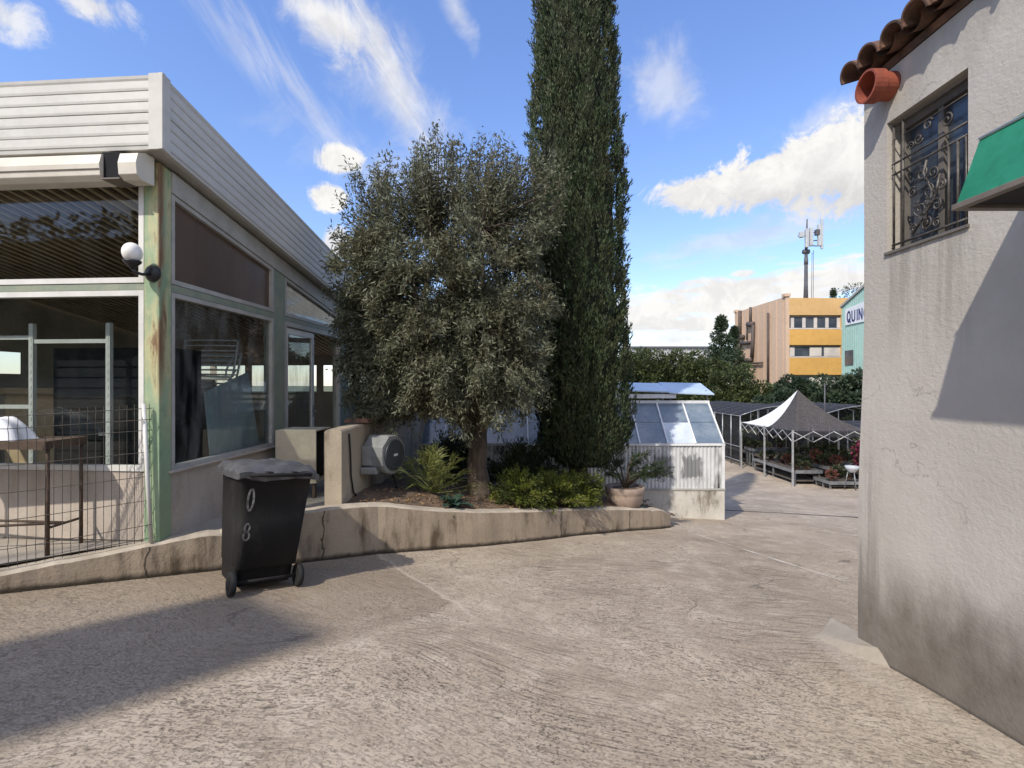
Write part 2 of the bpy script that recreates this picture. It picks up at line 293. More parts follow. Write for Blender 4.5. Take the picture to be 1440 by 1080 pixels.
MT = dict(
 ground=ground_mat(), stucco=stucco_mat(), post=post_mat(),
 kerb=streak_mat('stained_concrete', (.36, .29, .215), (.10, .075, .05), 1.05, .20, 4.2, .45),
 kerbtop=M('worn_concrete_edge', (.46, .40, .32), (.33, .28, .22), .9, 4, .3),
 lowwall=streak_mat('old_render', (.40, .34, .26), (.11, .085, .062), .85, .2, 4., .35),
 paleseam=M('pale_mortar', (.60, .54, .46), (.46, .41, .34), .9, 12),
 slab=M('terrace_concrete', (.36, .32, .27), (.28, .245, .2), .9, 2.5, .25),
 soil=M('dry_soil', (.16, .11, .075), (.09, .065, .045), .95, 5, .6, 45),
 cream=streak_mat('cream_panel', (.46, .40, .34), (.27, .215, .16), .5, .2, 4, .15),
 white=M('white_aluminium', (.62, .61, .58), (.53, .52, .49), .45, 3, 0, fine=.12),
 fascia=M('off_white_cladding', (.50, .49, .46), (.44, .43, .405), .5, 1.3, 0, fine=.15, stretch=(1, 1, 3)),
 frame=M('weathered_aluminium', (.40, .39, .36), (.32, .31, .28), .55, 4, .1),
 greenframe=M('grey_green_paint', (.19, .23, .18), (.25, .27, .20), .6, 5, .1),
 cass=M('cream_cassette', (.60, .565, .49), (.52, .48, .41), .45, 2, 0, fine=.12),
 black=M('black_plastic', (.012, .012, .014), (.02, .02, .022), .42, 6, .05),
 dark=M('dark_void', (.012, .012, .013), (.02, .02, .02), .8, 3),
 binm=streak_mat('charcoal_bin_plastic', (.019, .018, .018), (.055, .052, .048), .55, .5, 6., .1),
 lid=M('faded_lid_plastic', (.085, .085, .09), (.06, .06, .062), .55, 7, .25, 22),
 chalk=M('chalky_paint', (.26, .25, .235), (.06, .058, .055), .9, 24),
 rubber=M('black_rubber', (.014, .014, .014), None, .8, 10),
 steel=M('galvanised_steel', (.30, .31, .32), (.2, .21, .22), .4, 6, 0, metal=.55),
 wire=M('dark_coated_wire', (.055, .052, .045), (.09, .075, .06), .6, 10),
 rust=M('rusty_steel', (.095, .065, .045), (.06, .04, .028), .85, 9, .3),
 globe=M('opal_glass', (.80, .78, .74), (.74, .72, .68), .25, 3, fine=.0),
 glass=glassmat('window_glass', (.86, .89, .88), 1.36, .015, (.22, .23, .22)),
 sideglass=glassmat('dusty_glass', (.80, .83, .82), 1.45, .30, (.26, .26, .25)),  # greyer tint under a layer of dust
 brownpane=M('brown_boarded_pane', (.115, .078, .058), (.085, .06, .05), .35, 2.2, 0, stretch=(1, 1, .3)),
 ceil=M('warm_brown_corrugated_ceiling', (.52, .39, .26), (.42, .31, .20), .6, 3),
 ceilshade=M('shaded_ceiling_sheet', (.16, .12, .085), (.11, .085, .06), .7, 3),
 inwall=M('interior_plaster', (.50, .44, .35), (.40, .35, .28), .85, 2),
 floor=M('interior_tiles', (.40, .35, .29), (.33, .29, .24), .5, 2.2),
 tan=M('pale_wood', (.50, .38, .24), (.40, .30, .18), .6, 4),
 bluepanel=M('pale_blue_sheet', (.42, .52, .56), (.35, .45, .50), .4, 1.5),
 navy=M('charcoal_shutter', (.008, .009, .011), (.012, .013, .016), .75, 4, spec=.15),
 beige=M('beige_enamel', (.54, .46, .34), (.46, .39, .29), .5, 3),
 cloth=M('white_sheet', (.74, .75, .76), (.66, .67, .69), .7, 6, .2, 20),
 hosegrey=M('grey_reel_plastic', (.23, .235, .23), (.17, .175, .17), .45, 6, .1),
 hosedark=M('slate_reel_disc', (.045, .05, .058), (.03, .034, .04), .5, 8),
 terra=M('weathered_terracotta', (.20, .105, .07), (.075, .055, .045), .9, 7, .5, 50, fine=.5),
 pipe=M('red_clay_pipe', (.30, .075, .042), (.21, .055, .035), .7, 9, .15, fine=.4),
 greencanvas=M('green_canvas', (.004, .125, .066), (.014, .185, .11), .75, 2.2, .5, 5, fine=.25, stretch=(3, 1, .6)),
 piping=M('white_piping', (.7, .72, .7), None, .6, 6),
 awnbox=M('taupe_awning_frame', (.17, .145, .12), (.12, .10, .085), .55, 5),
 iron=M('wrought_iron', (.06, .053, .047), (.12, .108, .095), .5, 18, .15, metal=.3),
 wframe=M('grey_brown_window_frame', (.15, .135, .12), (.11, .10, .09), .6, 5),
 bark=M('olive_bark', (.125, .095, .07), (.065, .05, .038), .95, 9, .9, 30, stretch=(2, 2, .5)),
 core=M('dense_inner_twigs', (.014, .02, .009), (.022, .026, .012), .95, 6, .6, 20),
 olive=leafmat('olive_leaves', (.078, .088, .050), (.190, .198, .132), (.108, .106, .060), .25),
 cyp=leafmat('cypress_sprays', (.022, .042, .018), (.062, .088, .034), (.060, .066, .030), .12, .65, 3.0),
 palm=leafmat('palm_fronds', (.10, .13, .032), (.25, .25, .085), (.085, .105, .032), .25),
 junip=leafmat('juniper_sprays', (.075, .10, .014), (.17, .185, .025), (.06, .08, .02), .2, .6, 3.),
 darkleaf=leafmat('dark_leaves', (.02, .035, .015), (.06, .075, .03), (.03, .05, .02), .2),
 bushleaf=leafmat('blue_green_leaves', (.03, .065, .045), (.055, .10, .07), (.03, .06, .04), .2),
 treeleaf=leafmat('tree_leaves', (.03, .045, .014), (.085, .105, .032), (.045, .06, .02), .25, .6, .45),
 tree2leaf=leafmat('bluish_tree_leaves', (.025, .045, .025), (.07, .095, .05), (.035, .055, .03), .25, .6, .5),
 litter=leafmat('dead_leaves', (.16, .09, .045), (.28, .18, .09), (.13, .08, .05), .1),
 potm=M('pale_stone_pot', (.33, .25, .20), (.24, .185, .145), .85, 7, .3),
 ghwall=blotch(streak_mat('mildewed_white_sheet', (.62, .63, .63), (.05, .052, .05), 1.15, .13, 4.6, .1), (3.0, 3.58), -.2, .2, .22, .75),
 ghbase=streak_mat('whitewashed_base', (.60, .57, .51), (.16, .135, .10), .95, .35, 4., .25),
 ghframe=M('white_glazing_bar', (.74, .75, .76), (.62, .63, .64), .5, 5),
 ghglass=M('greenhouse_glass', (.12, .16, .21), (.20, .24, .28), .16, 2.5, 0, spec=.9, fine=.3),  # reflected sky put into the blue grey base colour
 film=M('white_film', (.55, .60, .66), (.42, .48, .55), .4, 3),
 vent=M('pale_blue_polycarbonate', (.46, .56, .68), (.38, .48, .6), .3, 2),
 net=netmat('black_shade_net', (.022, .022, .026), .74), netfade=netmat('faded_grey_net', (.075, .066, .062), .72),
 netthin=netmat('thin_black_net', (.014, .014, .016), .62),
 canvas=M('white_canvas', (.72, .72, .70), (.62, .62, .6), .7, 3),
 alu=M('tent_aluminium', (.42, .42, .42), (.3, .3, .3), .4, 8, metal=.3),
 woodgrey=M('grey_bench_wood', (.10, .085, .07), (.06, .05, .042), .9, 7),
 redfl=leafmat('red_blooms', (.12, .03, .025), (.22, .07, .05), (.05, .05, .025), .2, .6, 6),
 pinkfl=leafmat('pink_blooms', (.32, .03, .10), (.22, .025, .07), (.3, .05, .12), .25, .6, 8),
 grnpl=leafmat('nursery_leaves', (.02, .035, .013), (.05, .07, .025), (.05, .04, .025), .2, .6, 6),
 clay=M('plastic_pot', (.11, .055, .035), (.05, .035, .028), .7, 9),
 tanwall=M('tan_render', (.56, .40, .29), (.50, .35, .25), .85, .35, 0, stretch=(1, 1, .3)),
 yellow=M('ochre_panel', (.62, .355, .10), (.57, .32, .09), .7, .3),
 orangepale=M('pale_orange_panel', (.58, .37, .16), (.53, .33, .14), .7, .3),
 bglass=M('dark_strip_glass', (.035, .045, .06), (.09, .10, .12), .2, .6, 0, spec=.8),
 blind=M('pale_blinds', (.60, .55, .50), (.48, .44, .42), .7, .8),
 pipegrey=M('sooty_duct', (.10, .075, .065), (.07, .055, .05), .7, 3),
 mint=M('mint_cladding', (.38, .55, .49), (.34, .50, .45), .6, .4),
 signw=M('white_sign', (.75, .76, .78), (.7, .71, .73), .5, 1), blue=M('blue_letters', (.05, .06, .20), (.04, .05, .17), .5, 2),
 concf=M('pale_far_concrete', (.42, .43, .46), (.36, .37, .4), .8, .05),
 mastm=M('mast_steel', (.10, .10, .115), (.07, .07, .08), .6, 3), antp=M('antenna_white', (.46, .48, .50), (.36, .38, .40), .5, 3),
)

# ------------------------------------------------------------------ object helpers
def tag(o, label=None, cat=None, group=None, kind=None):
    if label: o['label'] = label
    if cat: o['category'] = cat
    if group: o['group'] = group
    if kind: o['kind'] = kind
    return o
ORG = {}
def thing(name, label, cat, loc=(0, 0, 0), group=None, rotz=0.):
    o = bpy.data.objects.new(name, None); COL.objects.link(o); o.empty_display_size = .2
    o.location = loc; o.rotation_euler = (0, 0, rotz); ORG[o] = Vector(loc)
    return tag(o, label, cat, group)
class MB:                                    # collects faces, links them as ONE mesh object
    def __init__(s): s.v = []; s.f = []; s.sm = []; s.mi = []; s.cur = 0
    def add(s, vs, fs, smooth=False):
        b = len(s.v); s.v += [tuple(p) for p in vs]
        for f in fs: s.f.append([b+i for i in f]); s.sm.append(smooth); s.mi.append(s.cur)
        return s
    def quad(s, *p): return s.add(p, [list(range(len(p)))])
    def hexa(s, p): # 8 points: bottom 0-3 (ccw), top 4-7
        return s.add(p, [[3, 2, 1, 0], [4, 5, 6, 7], [0, 1, 5, 4], [1, 2, 6, 5], [2, 3, 7, 6], [3, 0, 4, 7]])
    def box(s, x0, x1, y0, y1, z0, z1):
        return s.hexa([(x0, y0, z0), (x1, y0, z0), (x1, y1, z0), (x0, y1, z0), (x0, y0, z1), (x1, y0, z1), (x1, y1, z1), (x0, y1, z1)])
    def tube(s, pts, rad, n=8, cap=True, smooth=True):
        pts = [Vector(p) for p in pts]; k = len(pts)
        if not hasattr(rad, '__len__'): rad = [rad]*k
        vs = []; up = Vector((0, 0, 1))
        prev = None
        for i, p in enumerate(pts):
            d = (pts[min(i+1, k-1)] - pts[max(i-1, 0)])
            d = d.normalized() if d.length > 1e-9 else Vector((0, 0, 1))
            a = prev if prev is not None else (up if abs(d.z) < .9 else Vector((1, 0, 0)))
            a = (a - d*a.dot(d)); a = a.normalized() if a.length > 1e-6 else d.orthogonal().normalized()
            prev = a; b = d.cross(a)
            for j in range(n):
                t = 2*math.pi*j/n; vs.append(p + (a*math.cos(t) + b*math.sin(t))*rad[i])
        fs = [[i*n+j, i*n+(j+1) % n, (i+1)*n+(j+1) % n, (i+1)*n+j] for i in range(k-1) for j in range(n)]
        if cap: fs += [list(range(n))[::-1], [(k-1)*n+j for j in range(n)]]
        return s.add(vs, fs, smooth)
    def loft(s, rings, cap=True, smooth=True):
        n = len(rings[0]); vs = [p for r in rings for p in r]; k = len(rings)
        fs = [[i*n+j, i*n+(j+1) % n, (i+1)*n+(j+1) % n, (i+1)*n+j] for i in range(k-1) for j in range(n)]
        s.add(vs, fs, smooth)
        if cap: s.add(list(rings[0]), [list(range(n))[::-1]]); s.add(list(rings[-1]), [list(range(n))])
        return s
    def lathe(s, c, prof, n=20, smooth=True, cap=True):
        return s.loft([[(c[0]+r*math.cos(2*math.pi*j/n), c[1]+r*math.sin(2*math.pi*j/n), c[2]+z) for j in range(n)] for r, z in prof], cap, smooth)
    def sphere(s, c, r, n=20, m=12, sz=1.):
        return s.lathe(c, [(max(r*math.sin(math.pi*i/m), 1e-4), -r*sz*math.cos(math.pi*i/m)) for i in range(m+1)], n)
    def xf(s, mat): s.v = [tuple(mat @ Vector(p)) for p in s.v]; return s
    def jit(s, fn): s.v = [tuple(fn(Vector(p))) for p in s.v]; return s
    def build(s, name, mat, parent=None, loc=None, bevel=0., subsurf=0):
        me = bpy.data.meshes.new(name); o = bpy.data.objects.new(name, me); COL.objects.link(o)
        if parent is not None:
            L = ORG[parent]; o.parent = parent; ORG[o] = L
        else:
            if loc is None:
                a = np.array(s.v); loc = (float((a[:, 0].min()+a[:, 0].max())/2), float((a[:, 1].min()+a[:, 1].max())/2), float(a[:, 2].min()))
            L = Vector(loc); o.location = L; ORG[o] = L
        me.from_pydata([tuple(Vector(p)-L) for p in s.v], [], s.f)
        me.polygons.foreach_set('use_smooth', s.sm)
        mats = mat if isinstance(mat, (list, tuple)) else [mat]
        for x in mats: me.materials.append(MT[x])
        if len(mats) > 1: me.polygons.foreach_set('material_index', s.mi)
        me.update()
        if bevel:
            b = o.modifiers.new('bevel', 'BEVEL'); b.width = bevel; b.segments = 2; b.limit_method = 'ANGLE'
        if subsurf:
            b = o.modifiers.new('subsurf', 'SUBSURF'); b.levels = subsurf; b.render_levels = subsurf
        return o
# parts of parts: a part's own origin is its root's origin, so ORG passes straight down
def np_mesh(name, V, mat, parent=None, loc=None, nv=4):      # V: (N, nv, 3) separate little faces
    N = V.shape[0]
    if parent is not None: L = np.array(ORG[parent])
    else: L = np.array(loc if loc is not None else (V[..., 0].mean(), V[..., 1].mean(), V[..., 2].min()))
    me = bpy.data.meshes.new(name)
    me.vertices.add(N*nv); me.loops.add(N*nv); me.polygons.add(N)
    me.vertices.foreach_set('co', (V.reshape(-1, 3)-L).astype(np.float32).ravel())
    me.loops.foreach_set('vertex_index', np.arange(N*nv, dtype=np.int32))
    me.polygons.foreach_set('loop_start', np.arange(0, N*nv, nv, dtype=np.int32))
    me.update(calc_edges=True); me.validate(); me.materials.append(MT[mat])
    o = bpy.data.objects.new(name, me); COL.objects.link(o)
    if parent is not None: o.parent = parent; ORG[o] = ORG[parent]
    else: o.location = L; ORG[o] = Vector(L)
    return o
def unit(a): return a/np.maximum(np.linalg.norm(a, axis=-1, keepdims=True), 1e-9)
def rvec(n): return unit(rng.normal(size=(n, 3)))
def leaves(P, Dr, L, Wd):                    # diamond leaves from base P along Dr
    n = len(P); Dr = unit(Dr); s = unit(np.cross(Dr, rvec(n)))
    L = np.broadcast_to(np.asarray(L, float), (n,))[:, None]; Wd = np.broadcast_to(np.asarray(Wd, float), (n,))[:, None]
    mid = P + Dr*L*.45
    return np.stack([P, mid+s*Wd*.5, P+Dr*L, mid-s*Wd*.5], axis=1)
def copy_tree(o, parent=None):
    c = o.copy(); COL.objects.link(c)
    if parent is not None: c.parent = parent
    for ch in list(o.children): copy_tree(ch, c)
    return c
def P(px, py, d): return Vector(((px-720)/F*d, d, CAMZ+(540-py)/F*d))

# ------------------------------------------------------------------ ground
def axis(a, b, fine, far, gap):
    v = list(np.arange(a, b+1e-6, fine)); k = gap
    while v[-1] < far: v.append(v[-1]+k); k *= 1.7
    k = gap
    while v[0] > -far: v.insert(0, v[0]-k); k *= 1.7
    return v
gx = axis(-6, 12, .5, 900, 2); gy = axis(-6, 20, .5, 900, 2)
mb = MB(); vs = [(x, y, gz(x, y)) for y in gy for x in gx]; nx = len(gx)
mb.add(vs, [[j*nx+i, j*nx+i+1, (j+1)*nx+i+1, (j+1)*nx+i] for j in range(len(gy)-1) for i in range(nx-1)], True)
tag(mb.build('ground', 'ground', loc=(0, 0, 0)), kind='structure')
def strip(name, mat, a, b, wd, lift=.004, n=12):
    m_ = MB(); a = Vector(a+(0,)); b = Vector(b+(0,)); d = (b-a).normalized(); q = Vector((-d.y, d.x, 0))*wd/2
    L_ = []
    for i in range(n+1):
        p = a.lerp(b, i/n); j = q*random.uniform(.6, 1.25) + Vector((random.uniform(-.012, .012),)*2+(0,))
        for s_ in (-1, 1):
            v = p+q*0+j*s_; L_.append((v.x, v.y, gz(v.x, v.y)+lift))
    m_.add(L_, [[2*i, 2*i+1, 2*i+3, 2*i+2] for i in range(n)])
    return tag(m_.build(name, mat), kind='structure')
strip('concrete_joint', 'paleseam', (2.95, 8.3), (3.75, 5.6), .045)
strip('drain_channel', 'dark', (4.35, 11.45), (9.6, 11.2), .10)

# ------------------------------------------------------------------ kerb wall along the terrace and planter
KP = [(-6.2, 2.35, .02), (-4.95, 3.25, .0), (-4.05, 3.94, -.05), (-3.24, 4.57, -.008), (-2.84, 4.86, .012), (-2.26, 5.25, .085), (-1.95, 5.48, .09), (-1.57, 5.8, .045),
      (-.95, 6.14, -.10), (-.37, 6.49, -.215), (.35, 7.0, -.33), (1.04, 7.54, -.44), (1.85, 8.09, -.58), (2.55, 8.48, -.68), (2.82, 8.7, -.84)]
def kerb_at(x):
    for a, b in zip(KP, KP[1:]):
        if a[0] <= x <= b[0]:
            t = (x-a[0])/(b[0]-a[0]); return a[1]+(b[1]-a[1])*t, a[2]+(b[2]-a[2])*t
    return KP[-1][1:] if x > 0 else KP[0][1:]
KW = .17
xs = np.arange(-6.2, 2.83, .08); rows = []
for i, x in enumerate(xs):
    y, zt = kerb_at(float(x)); y0, _ = kerb_at(float(x)-.1); y1, _ = kerb_at(float(x)+.1)
    t = Vector((.2, y1-y0, 0)).normalized() if y1 != y0 else Vector((.8, .6, 0)); n = Vector((-t.y, t.x, 0))
    j = random.uniform(-.005, .005) + .008*math.sin(x*5.1)*math.sin(x*1.7); g = gz(x, y); zt += random.uniform(-.004, .003) - (.02 if random.random() < .04 else 0)
    o_ = Vector((x, y, 0))
    rows.append([o_ - n*(.012+j) + Vector((0, 0, g-.25)), o_ - n*(.008+j) + Vector((0, 0, (g+zt)/2)), o_ - n*j + Vector((0, 0, zt-.02+j*.5)), o_+n*.02+Vector((0, 0, zt+j*.6)),
                 o_ + n*KW + Vector((0, 0, zt+j*.5)), o_+n*(KW+.004) + Vector((0, 0, g-.3))])
mb = MB(); nr = len(rows)
mb.add([p for r in rows for p in r], [[i*6+k, (i+1)*6+k, (i+1)*6+k+1, i*6+k+1] for i in range(nr-1) for k in range(5)], True)
mb.mi = [1 if (k % 5) in (2, 3) else 0 for k in range(len(mb.f))]
mb.add(rows[0], [[5, 4, 3, 2, 1, 0]]); mb.add(rows[-1], [[0, 1, 2, 3, 4, 5]])
o = mb.build('kerb_wall', ['kerb', 'kerbtop']); o.data.polygons.foreach_set('use_smooth', [False]*len(o.data.polygons))
tag(o, 'long stained concrete kerb wall holding up the terrace and the planting bed', 'kerb')

# terrace slab behind the kerb, soil bed further right
mb = MB(); top = []
pts = [(x, kerb_at(x)[0]+KW*1.18) for x in np.arange(-6.2, -1.99, .2)]
poly = [(float(x), float(y), -.014) for x, y in pts] + [(-2.0, 13.5, -.014), (-9.6, 13.5, -.014), (-9.6, 2.7, -.014)]
mb.quad(*poly); tag(mb.build('terrace', 'slab'), kind='structure')
mb = MB(); nu, nvv = 34, 16; vs = []
for j in range(nvv+1):
    for i in range(nu+1):
        x = -1.97 + (2.9+1.97)*i/nu; y0, zt = kerb_at(x); y0 += KW*.6; y = y0 + (9.85-y0)*j/nvv
        z = zt - .055 + .10*math.sin(math.pi*min(j/6, 1))*.5 + random.uniform(-.018, .018) - .14*max(0, j/nvv-.3)
        if x > 2.2: z = z + (gz(x, y)-.02 - z)*((x-2.2)/.7)*(j/nvv)
        vs.append((x, y, z))
mb.add(vs, [[j*(nu+1)+i, j*(nu+1)+i+1, (j+1)*(nu+1)+i+1, (j+1)*(nu+1)+i] for j in range(nvv) for i in range(nu)], True)
tag(mb.build('planter_soil', 'soil'), kind='structure')
def soil_z(x, y): return kerb_at(x)[1] - .02 - .04*max(0, y-kerb_at(x)[0]-1)
N = 1500; lx = rng.uniform(-1.8, 2.5, N); lp = []
for x in lx:
    y = kerb_at(x)[0]+.2+abs(rng.normal())*.8; lp.append((x, min(y, 9.7), soil_z(x, y)+rng.uniform(.0, .03)))
lp = np.array(lp); d_ = rvec(N); d_[:, 2] *= .35
tag(np_mesh('leaf_litter', leaves(lp, d_, rng.uniform(.03, .07, N), .02), 'litter'), 'dry brown leaf litter scattered over the planting bed', 'leaf litter', kind='stuff')

# ------------------------------------------------------------------ glazed shop building (left)
C0 = Vector((-3.26, 4.6, 0)); E = Vector((.036, 1, 0)).normalized(); EN = Vector((E.y, -E.x, 0))
Fd = Vector((-1, .075, 0)).normalized(); FN = Vector((-.075, -1, 0)).normalized()
def S(s, z, o=0.): return C0 + E*s + EN*o + Vector((0, 0, z))
def Q(t, z, o=0.): return C0 + Fd*t + FN*o + Vector((0, 0, z))
SL = .145
def sbox(mb, s0, s1, o0, o1, z0, z1):        # z may be a function of s
    a = z0 if callable(z0) else (lambda s: z0); b = z1 if callable(z1) else (lambda s: z1)
    return mb.hexa([S(s0, a(s0), o0), S(s0, a(s0), o1), S(s1, a(s1), o1), S(s1, a(s1), o0), S(s0, b(s0), o0), S(s0, b(s0), o1), S(s1, b(s1), o1), S(s1, b(s1), o0)])
def qbox(mb, t0, t1, o0, o1, z0, z1):
    return mb.hexa([Q(t0, z0, o0), Q(t0, z0, o1), Q(t1, z0, o1), Q(t1, z0, o0), Q(t0, z1, o0), Q(t0, z1, o1), Q(t1, z1, o1), Q(t1, z1, o0)])
LEN = 8.6; FL = 5.2
shop = thing('shop_building', 'glazed single storey shop with white ribbed fascia and green corner post', 'building', C0)
mb = MB(); sbox(mb, 0, .155, -.145, 0, -.02, lambda s: 3.5-SL*s); mb.build('corner_post', 'post', shop, bevel=.006)
def zr(s): return 3.5 - SL*s                 # roof underside along the side
# side base wall, beams, posts
mb = MB(); sbox(mb, .157, 2.06, -.13, -.012, -.02, .615); mb.build('base_panel', 'cream', shop, bevel=.004)
mb = MB(); sbox(mb, 4.75, LEN, -.13, -.012, -.02, .40); mb.build('base_panel', 'cream', shop)
mb = MB(); sbox(mb, .157, 4.37, -.12, -.006, 2.335, 2.405); mb.build('transom_beam', 'greenframe', shop)
mb = MB(); sbox(mb, 4.75, LEN, -.12, -.006, 2.0, 2.08); mb.build('transom_beam', 'greenframe', shop)
for s0, s1 in ((2.06, 2.36), (4.38, 4.75), (LEN-.15, LEN)):
    mb = MB(); sbox(mb, s0, s1, -.14, 0.0, -.02, lambda s: zr(s)-.002); mb.build('wall_post', 'greenframe', shop, bevel=.004)
mb = MB(); sbox(mb, .157, LEN, -.10, .012, lambda s: zr(s)-.20, lambda s: zr(s)-.004); mb.build('roof_beam', 'frame', shop)
def side_window(s0, s1, z0, z1, glass, fm='frame', fw=.045):
    f0 = z0 if callable(z0) else (lambda s: z0); f1 = z1 if callable(z1) else (lambda s: z1)
    m_ = MB()
    sbox(m_, s0, s0+fw, -.075, .0, f0, f1); sbox(m_, s1-fw, s1, -.075, .0, f0, f1)
    sbox(m_, s0+fw, s1-fw, -.073, -.002, f0, lambda s: f0(s)+fw); sbox(m_, s0+fw, s1-fw, -.073, -.002, lambda s: f1(s)-fw, f1)
    fo = m_.build('window', fm, shop)
    p_ = MB(); sbox(p_, s0+fw*.7, s1-fw*.7, -.05, -.042, lambda s: f0(s)+fw*.7, lambda s: f1(s)-fw*.7); p_.build('pane', glass, fo)
    return fo
side_window(.16, 2.06, .62, 2.33, 'sideglass')
side_window(.16, 2.06, 2.41, lambda s: zr(s)-.205, 'brownpane')
side_window(2.37, 4.37, 2.41, lambda s: zr(s)-.205, 'sideglass')
side_window(4.76, 6.6, .41, 1.995, 'sideglass'); side_window(6.62, LEN-.16, .41, 1.995, 'sideglass')
side_window(4.76, LEN-.16, 2.085, lambda s: zr(s)-.206, 'sideglass')
m_ = MB(); sbox(m_, .12, 2.1, -.02, .035, .60, .622); m_.build('window_sill', 'cream', shop, bevel=.004)
# double door: frame, closed leaf, open leaf
fr = MB(); sbox(fr, 2.365, 2.42, -.09, .0, -.01, 2.33); sbox(fr, 4.325, 4.375, -.09, .0, -.01, 2.33); sbox(fr, 2.42, 4.325, -.09, .0, 2.27, 2.332)
door = fr.build('door_frame', 'frame', shop)
def leaf(name, p0, ux, w_, parent):
    nrm = Vector((ux.y, -ux.x, 0)); th = .045
    def pt(u, z, o): return p0 + ux*u + nrm*o + Vector((0, 0, z))
    def bx(m_, u0, u1, z0, z1, o0=-.022, o1=.022):
        m_.hexa([pt(u0, z0, o0), pt(u0, z0, o1), pt(u1, z0, o1), pt(u1, z0, o0), pt(u0, z1, o0), pt(u0, z1, o1), pt(u1, z1, o1), pt(u1, z1, o0)])
    m_ = MB(); bx(m_, 0, .075, .01, 2.25); bx(m_, w_-.075, w_, .01, 2.25); bx(m_, .075, w_-.075, .01, .13); bx(m_, .075, w_-.075, 2.17, 2.25)
    d = m_.build(name, 'white', parent)
    g = MB(); bx(g, .06, w_-.06, .11, 2.19, -.004, .004); g.build('pane', 'sideglass', d)
    h = MB()
    for sg in (-1, 1):
        h.tube([pt(w_-.04, 1.02, sg*.02), pt(w_-.04, 1.02, sg*.07), pt(w_-.16, 1.02, sg*.07)], .011, 8)
        bx(h, w_-.06, w_-.02, .93, 1.12, min(sg*.023, sg*.03), max(sg*.023, sg*.03))
    h.build('handle', 'steel', d)
leaf('door_leaf', S(2.425, 0, -.045), E, .93, door)
a_ = R(118); ux = (E*-math.cos(R(62)) + EN*math.sin(R(62))); leaf('door_leaf', S(4.32, 0, -.03), ux.normalized(), .92, door)
# front facade
mb = MB(); qbox(mb, .146, FL, -.13, -.012, -.02, .635); mb.build('base_panel', 'cream', shop, bevel=.004)
mb = MB(); qbox(mb, .146, FL, -.12, -.006, 2.325, 2.385); mb.build('transom_beam', 'greenframe', shop)
def front_window(t0, t1, z0, z1, glass, fw=.05):
    m_ = MB(); qbox(m_, t0, t0+fw, -.075, .004, z0, z1); qbox(m_, t1-fw, t1, -.075, .004, z0, z1)
    qbox(m_, t0+fw, t1-fw, -.073, .002, z0, z0+fw); qbox(m_, t0+fw, t1-fw, -.073, .002, z1-fw, z1)
    fo = m_.build('window', 'white', shop)
    p_ = MB(); qbox(p_, t0+fw*.7, t1-fw*.7, -.045, -.037, z0+fw*.7, z1-fw*.7); p_.build('pane', glass, fo)
for t0, t1 in ((.15, 2.45), (2.6, FL-.02)):
    front_window(t0, t1, .64, 2.32, 'glass'); front_window(t0, t1, 2.39, 3.44, 'glass')
mb = MB(); qbox(mb, 2.455, 2.595, -.14, .0, -.02, 3.45); mb.build('wall_post', 'post', shop)
# ribbed fascia: profile (z, out) repeated, corner trim, soffit, roof sheet
def prof():
    out = [(0., .0), (.0, .05), (.03, .055)]
    z = .03
    for k in range(6):
        dz = .098; o_ = .041 if k not in (0, 3) else .022
        out += [(z+.004, .047), (z+.008, o_), (z+.014, .049), (z+.022+.012, .052)]
        z += dz; out += [(z, .048)]
    out += [(.635, .055), (.66, .058), (.66, .0)]
    return out
PR = prof(); FZ = 3.55; OV = .15
cs0 = C0 + E*-.15 + EN*.14                   # outer fascia corner on plan
def fas(mb, base, dirv, nrm, l0, l1, slope):
    ring = []
    for l in (l0, l1): ring.append([base + dirv*l + nrm*(o-.05) + Vector((0, 0, FZ+z-slope*l)) for z, o in PR])
    n = len(PR); mb.add(ring[0]+ring[1], [[i, i+1, n+i+1, n+i] for i in range(n-1)]); return mb
mb = MB(); fas(mb, cs0, Fd, FN, .09, FL+.3, 0); mb.build('fascia', 'fascia', shop)
mb = MB(); fas(mb, cs0, E, EN, .07, LEN+.5, SL); mb.build('fascia', 'fascia', shop)
def cs(a, b, z): return cs0 + Fd*a + E*b + Vector((0, 0, z))
mb = MB()
for (dirv, nrm, l) in ((Fd, FN, .115), (E, EN, .085)):
    sg = SL if dirv is E else 0
    p = [cs0+dirv*u+nrm*o for u, o in ((-.02, -.02), (-.02, .016), (l, .016), (l, -.02))]
    zz = [0, 0, sg*l, sg*l]
    mb.hexa([Vector((q.x, q.y, FZ-.005-k)) for q, k in zip(p, zz)] + [Vector((q.x, q.y, FZ+.672-k)) for q, k in zip(p, zz)])
mb.build('corner_trim', 'fascia', shop)
def RZ(s): return FZ + .60 - SL*(s+.15)
mb = MB(); a, b = -.12, LEN+.3
A0 = S(a, 0, .09); A1 = S(b, 0, .09); B0 = A0+Fd*(FL+.3); B1 = A1+Fd*(FL+.3)
def up(p, z): return Vector((p.x, p.y, z))
mb.hexa([up(A0, RZ(a)-.05), up(A1, RZ(b)-.05), up(B1, RZ(b)-.05), up(B0, RZ(a)-.05), up(A0, RZ(a)), up(A1, RZ(b)), up(B1, RZ(b)), up(B0, RZ(a))])
mb.build('roof', 'frame', shop)
mb = MB(); mb.quad(*[up(cs0+Fd*.0+E*.0, FZ+.004), up(cs0+E*(LEN+.5), FZ-SL*(LEN+.5)+.004), up(cs0+E*(LEN+.5)+Fd*.3, FZ-SL*(LEN+.5)+.004), up(cs0+Fd*.3, FZ+.004)])
mb.quad(*[up(cs0+Fd*.3, FZ+.002), up(cs0+Fd*.3+E*.3, FZ+.002-SL*.3), up(cs0+Fd*(FL+.3)+E*.3, FZ+.002-SL*.3), up(cs0+Fd*(FL+.3), FZ+.002)])
mb.build('soffit', 'frame', shop)
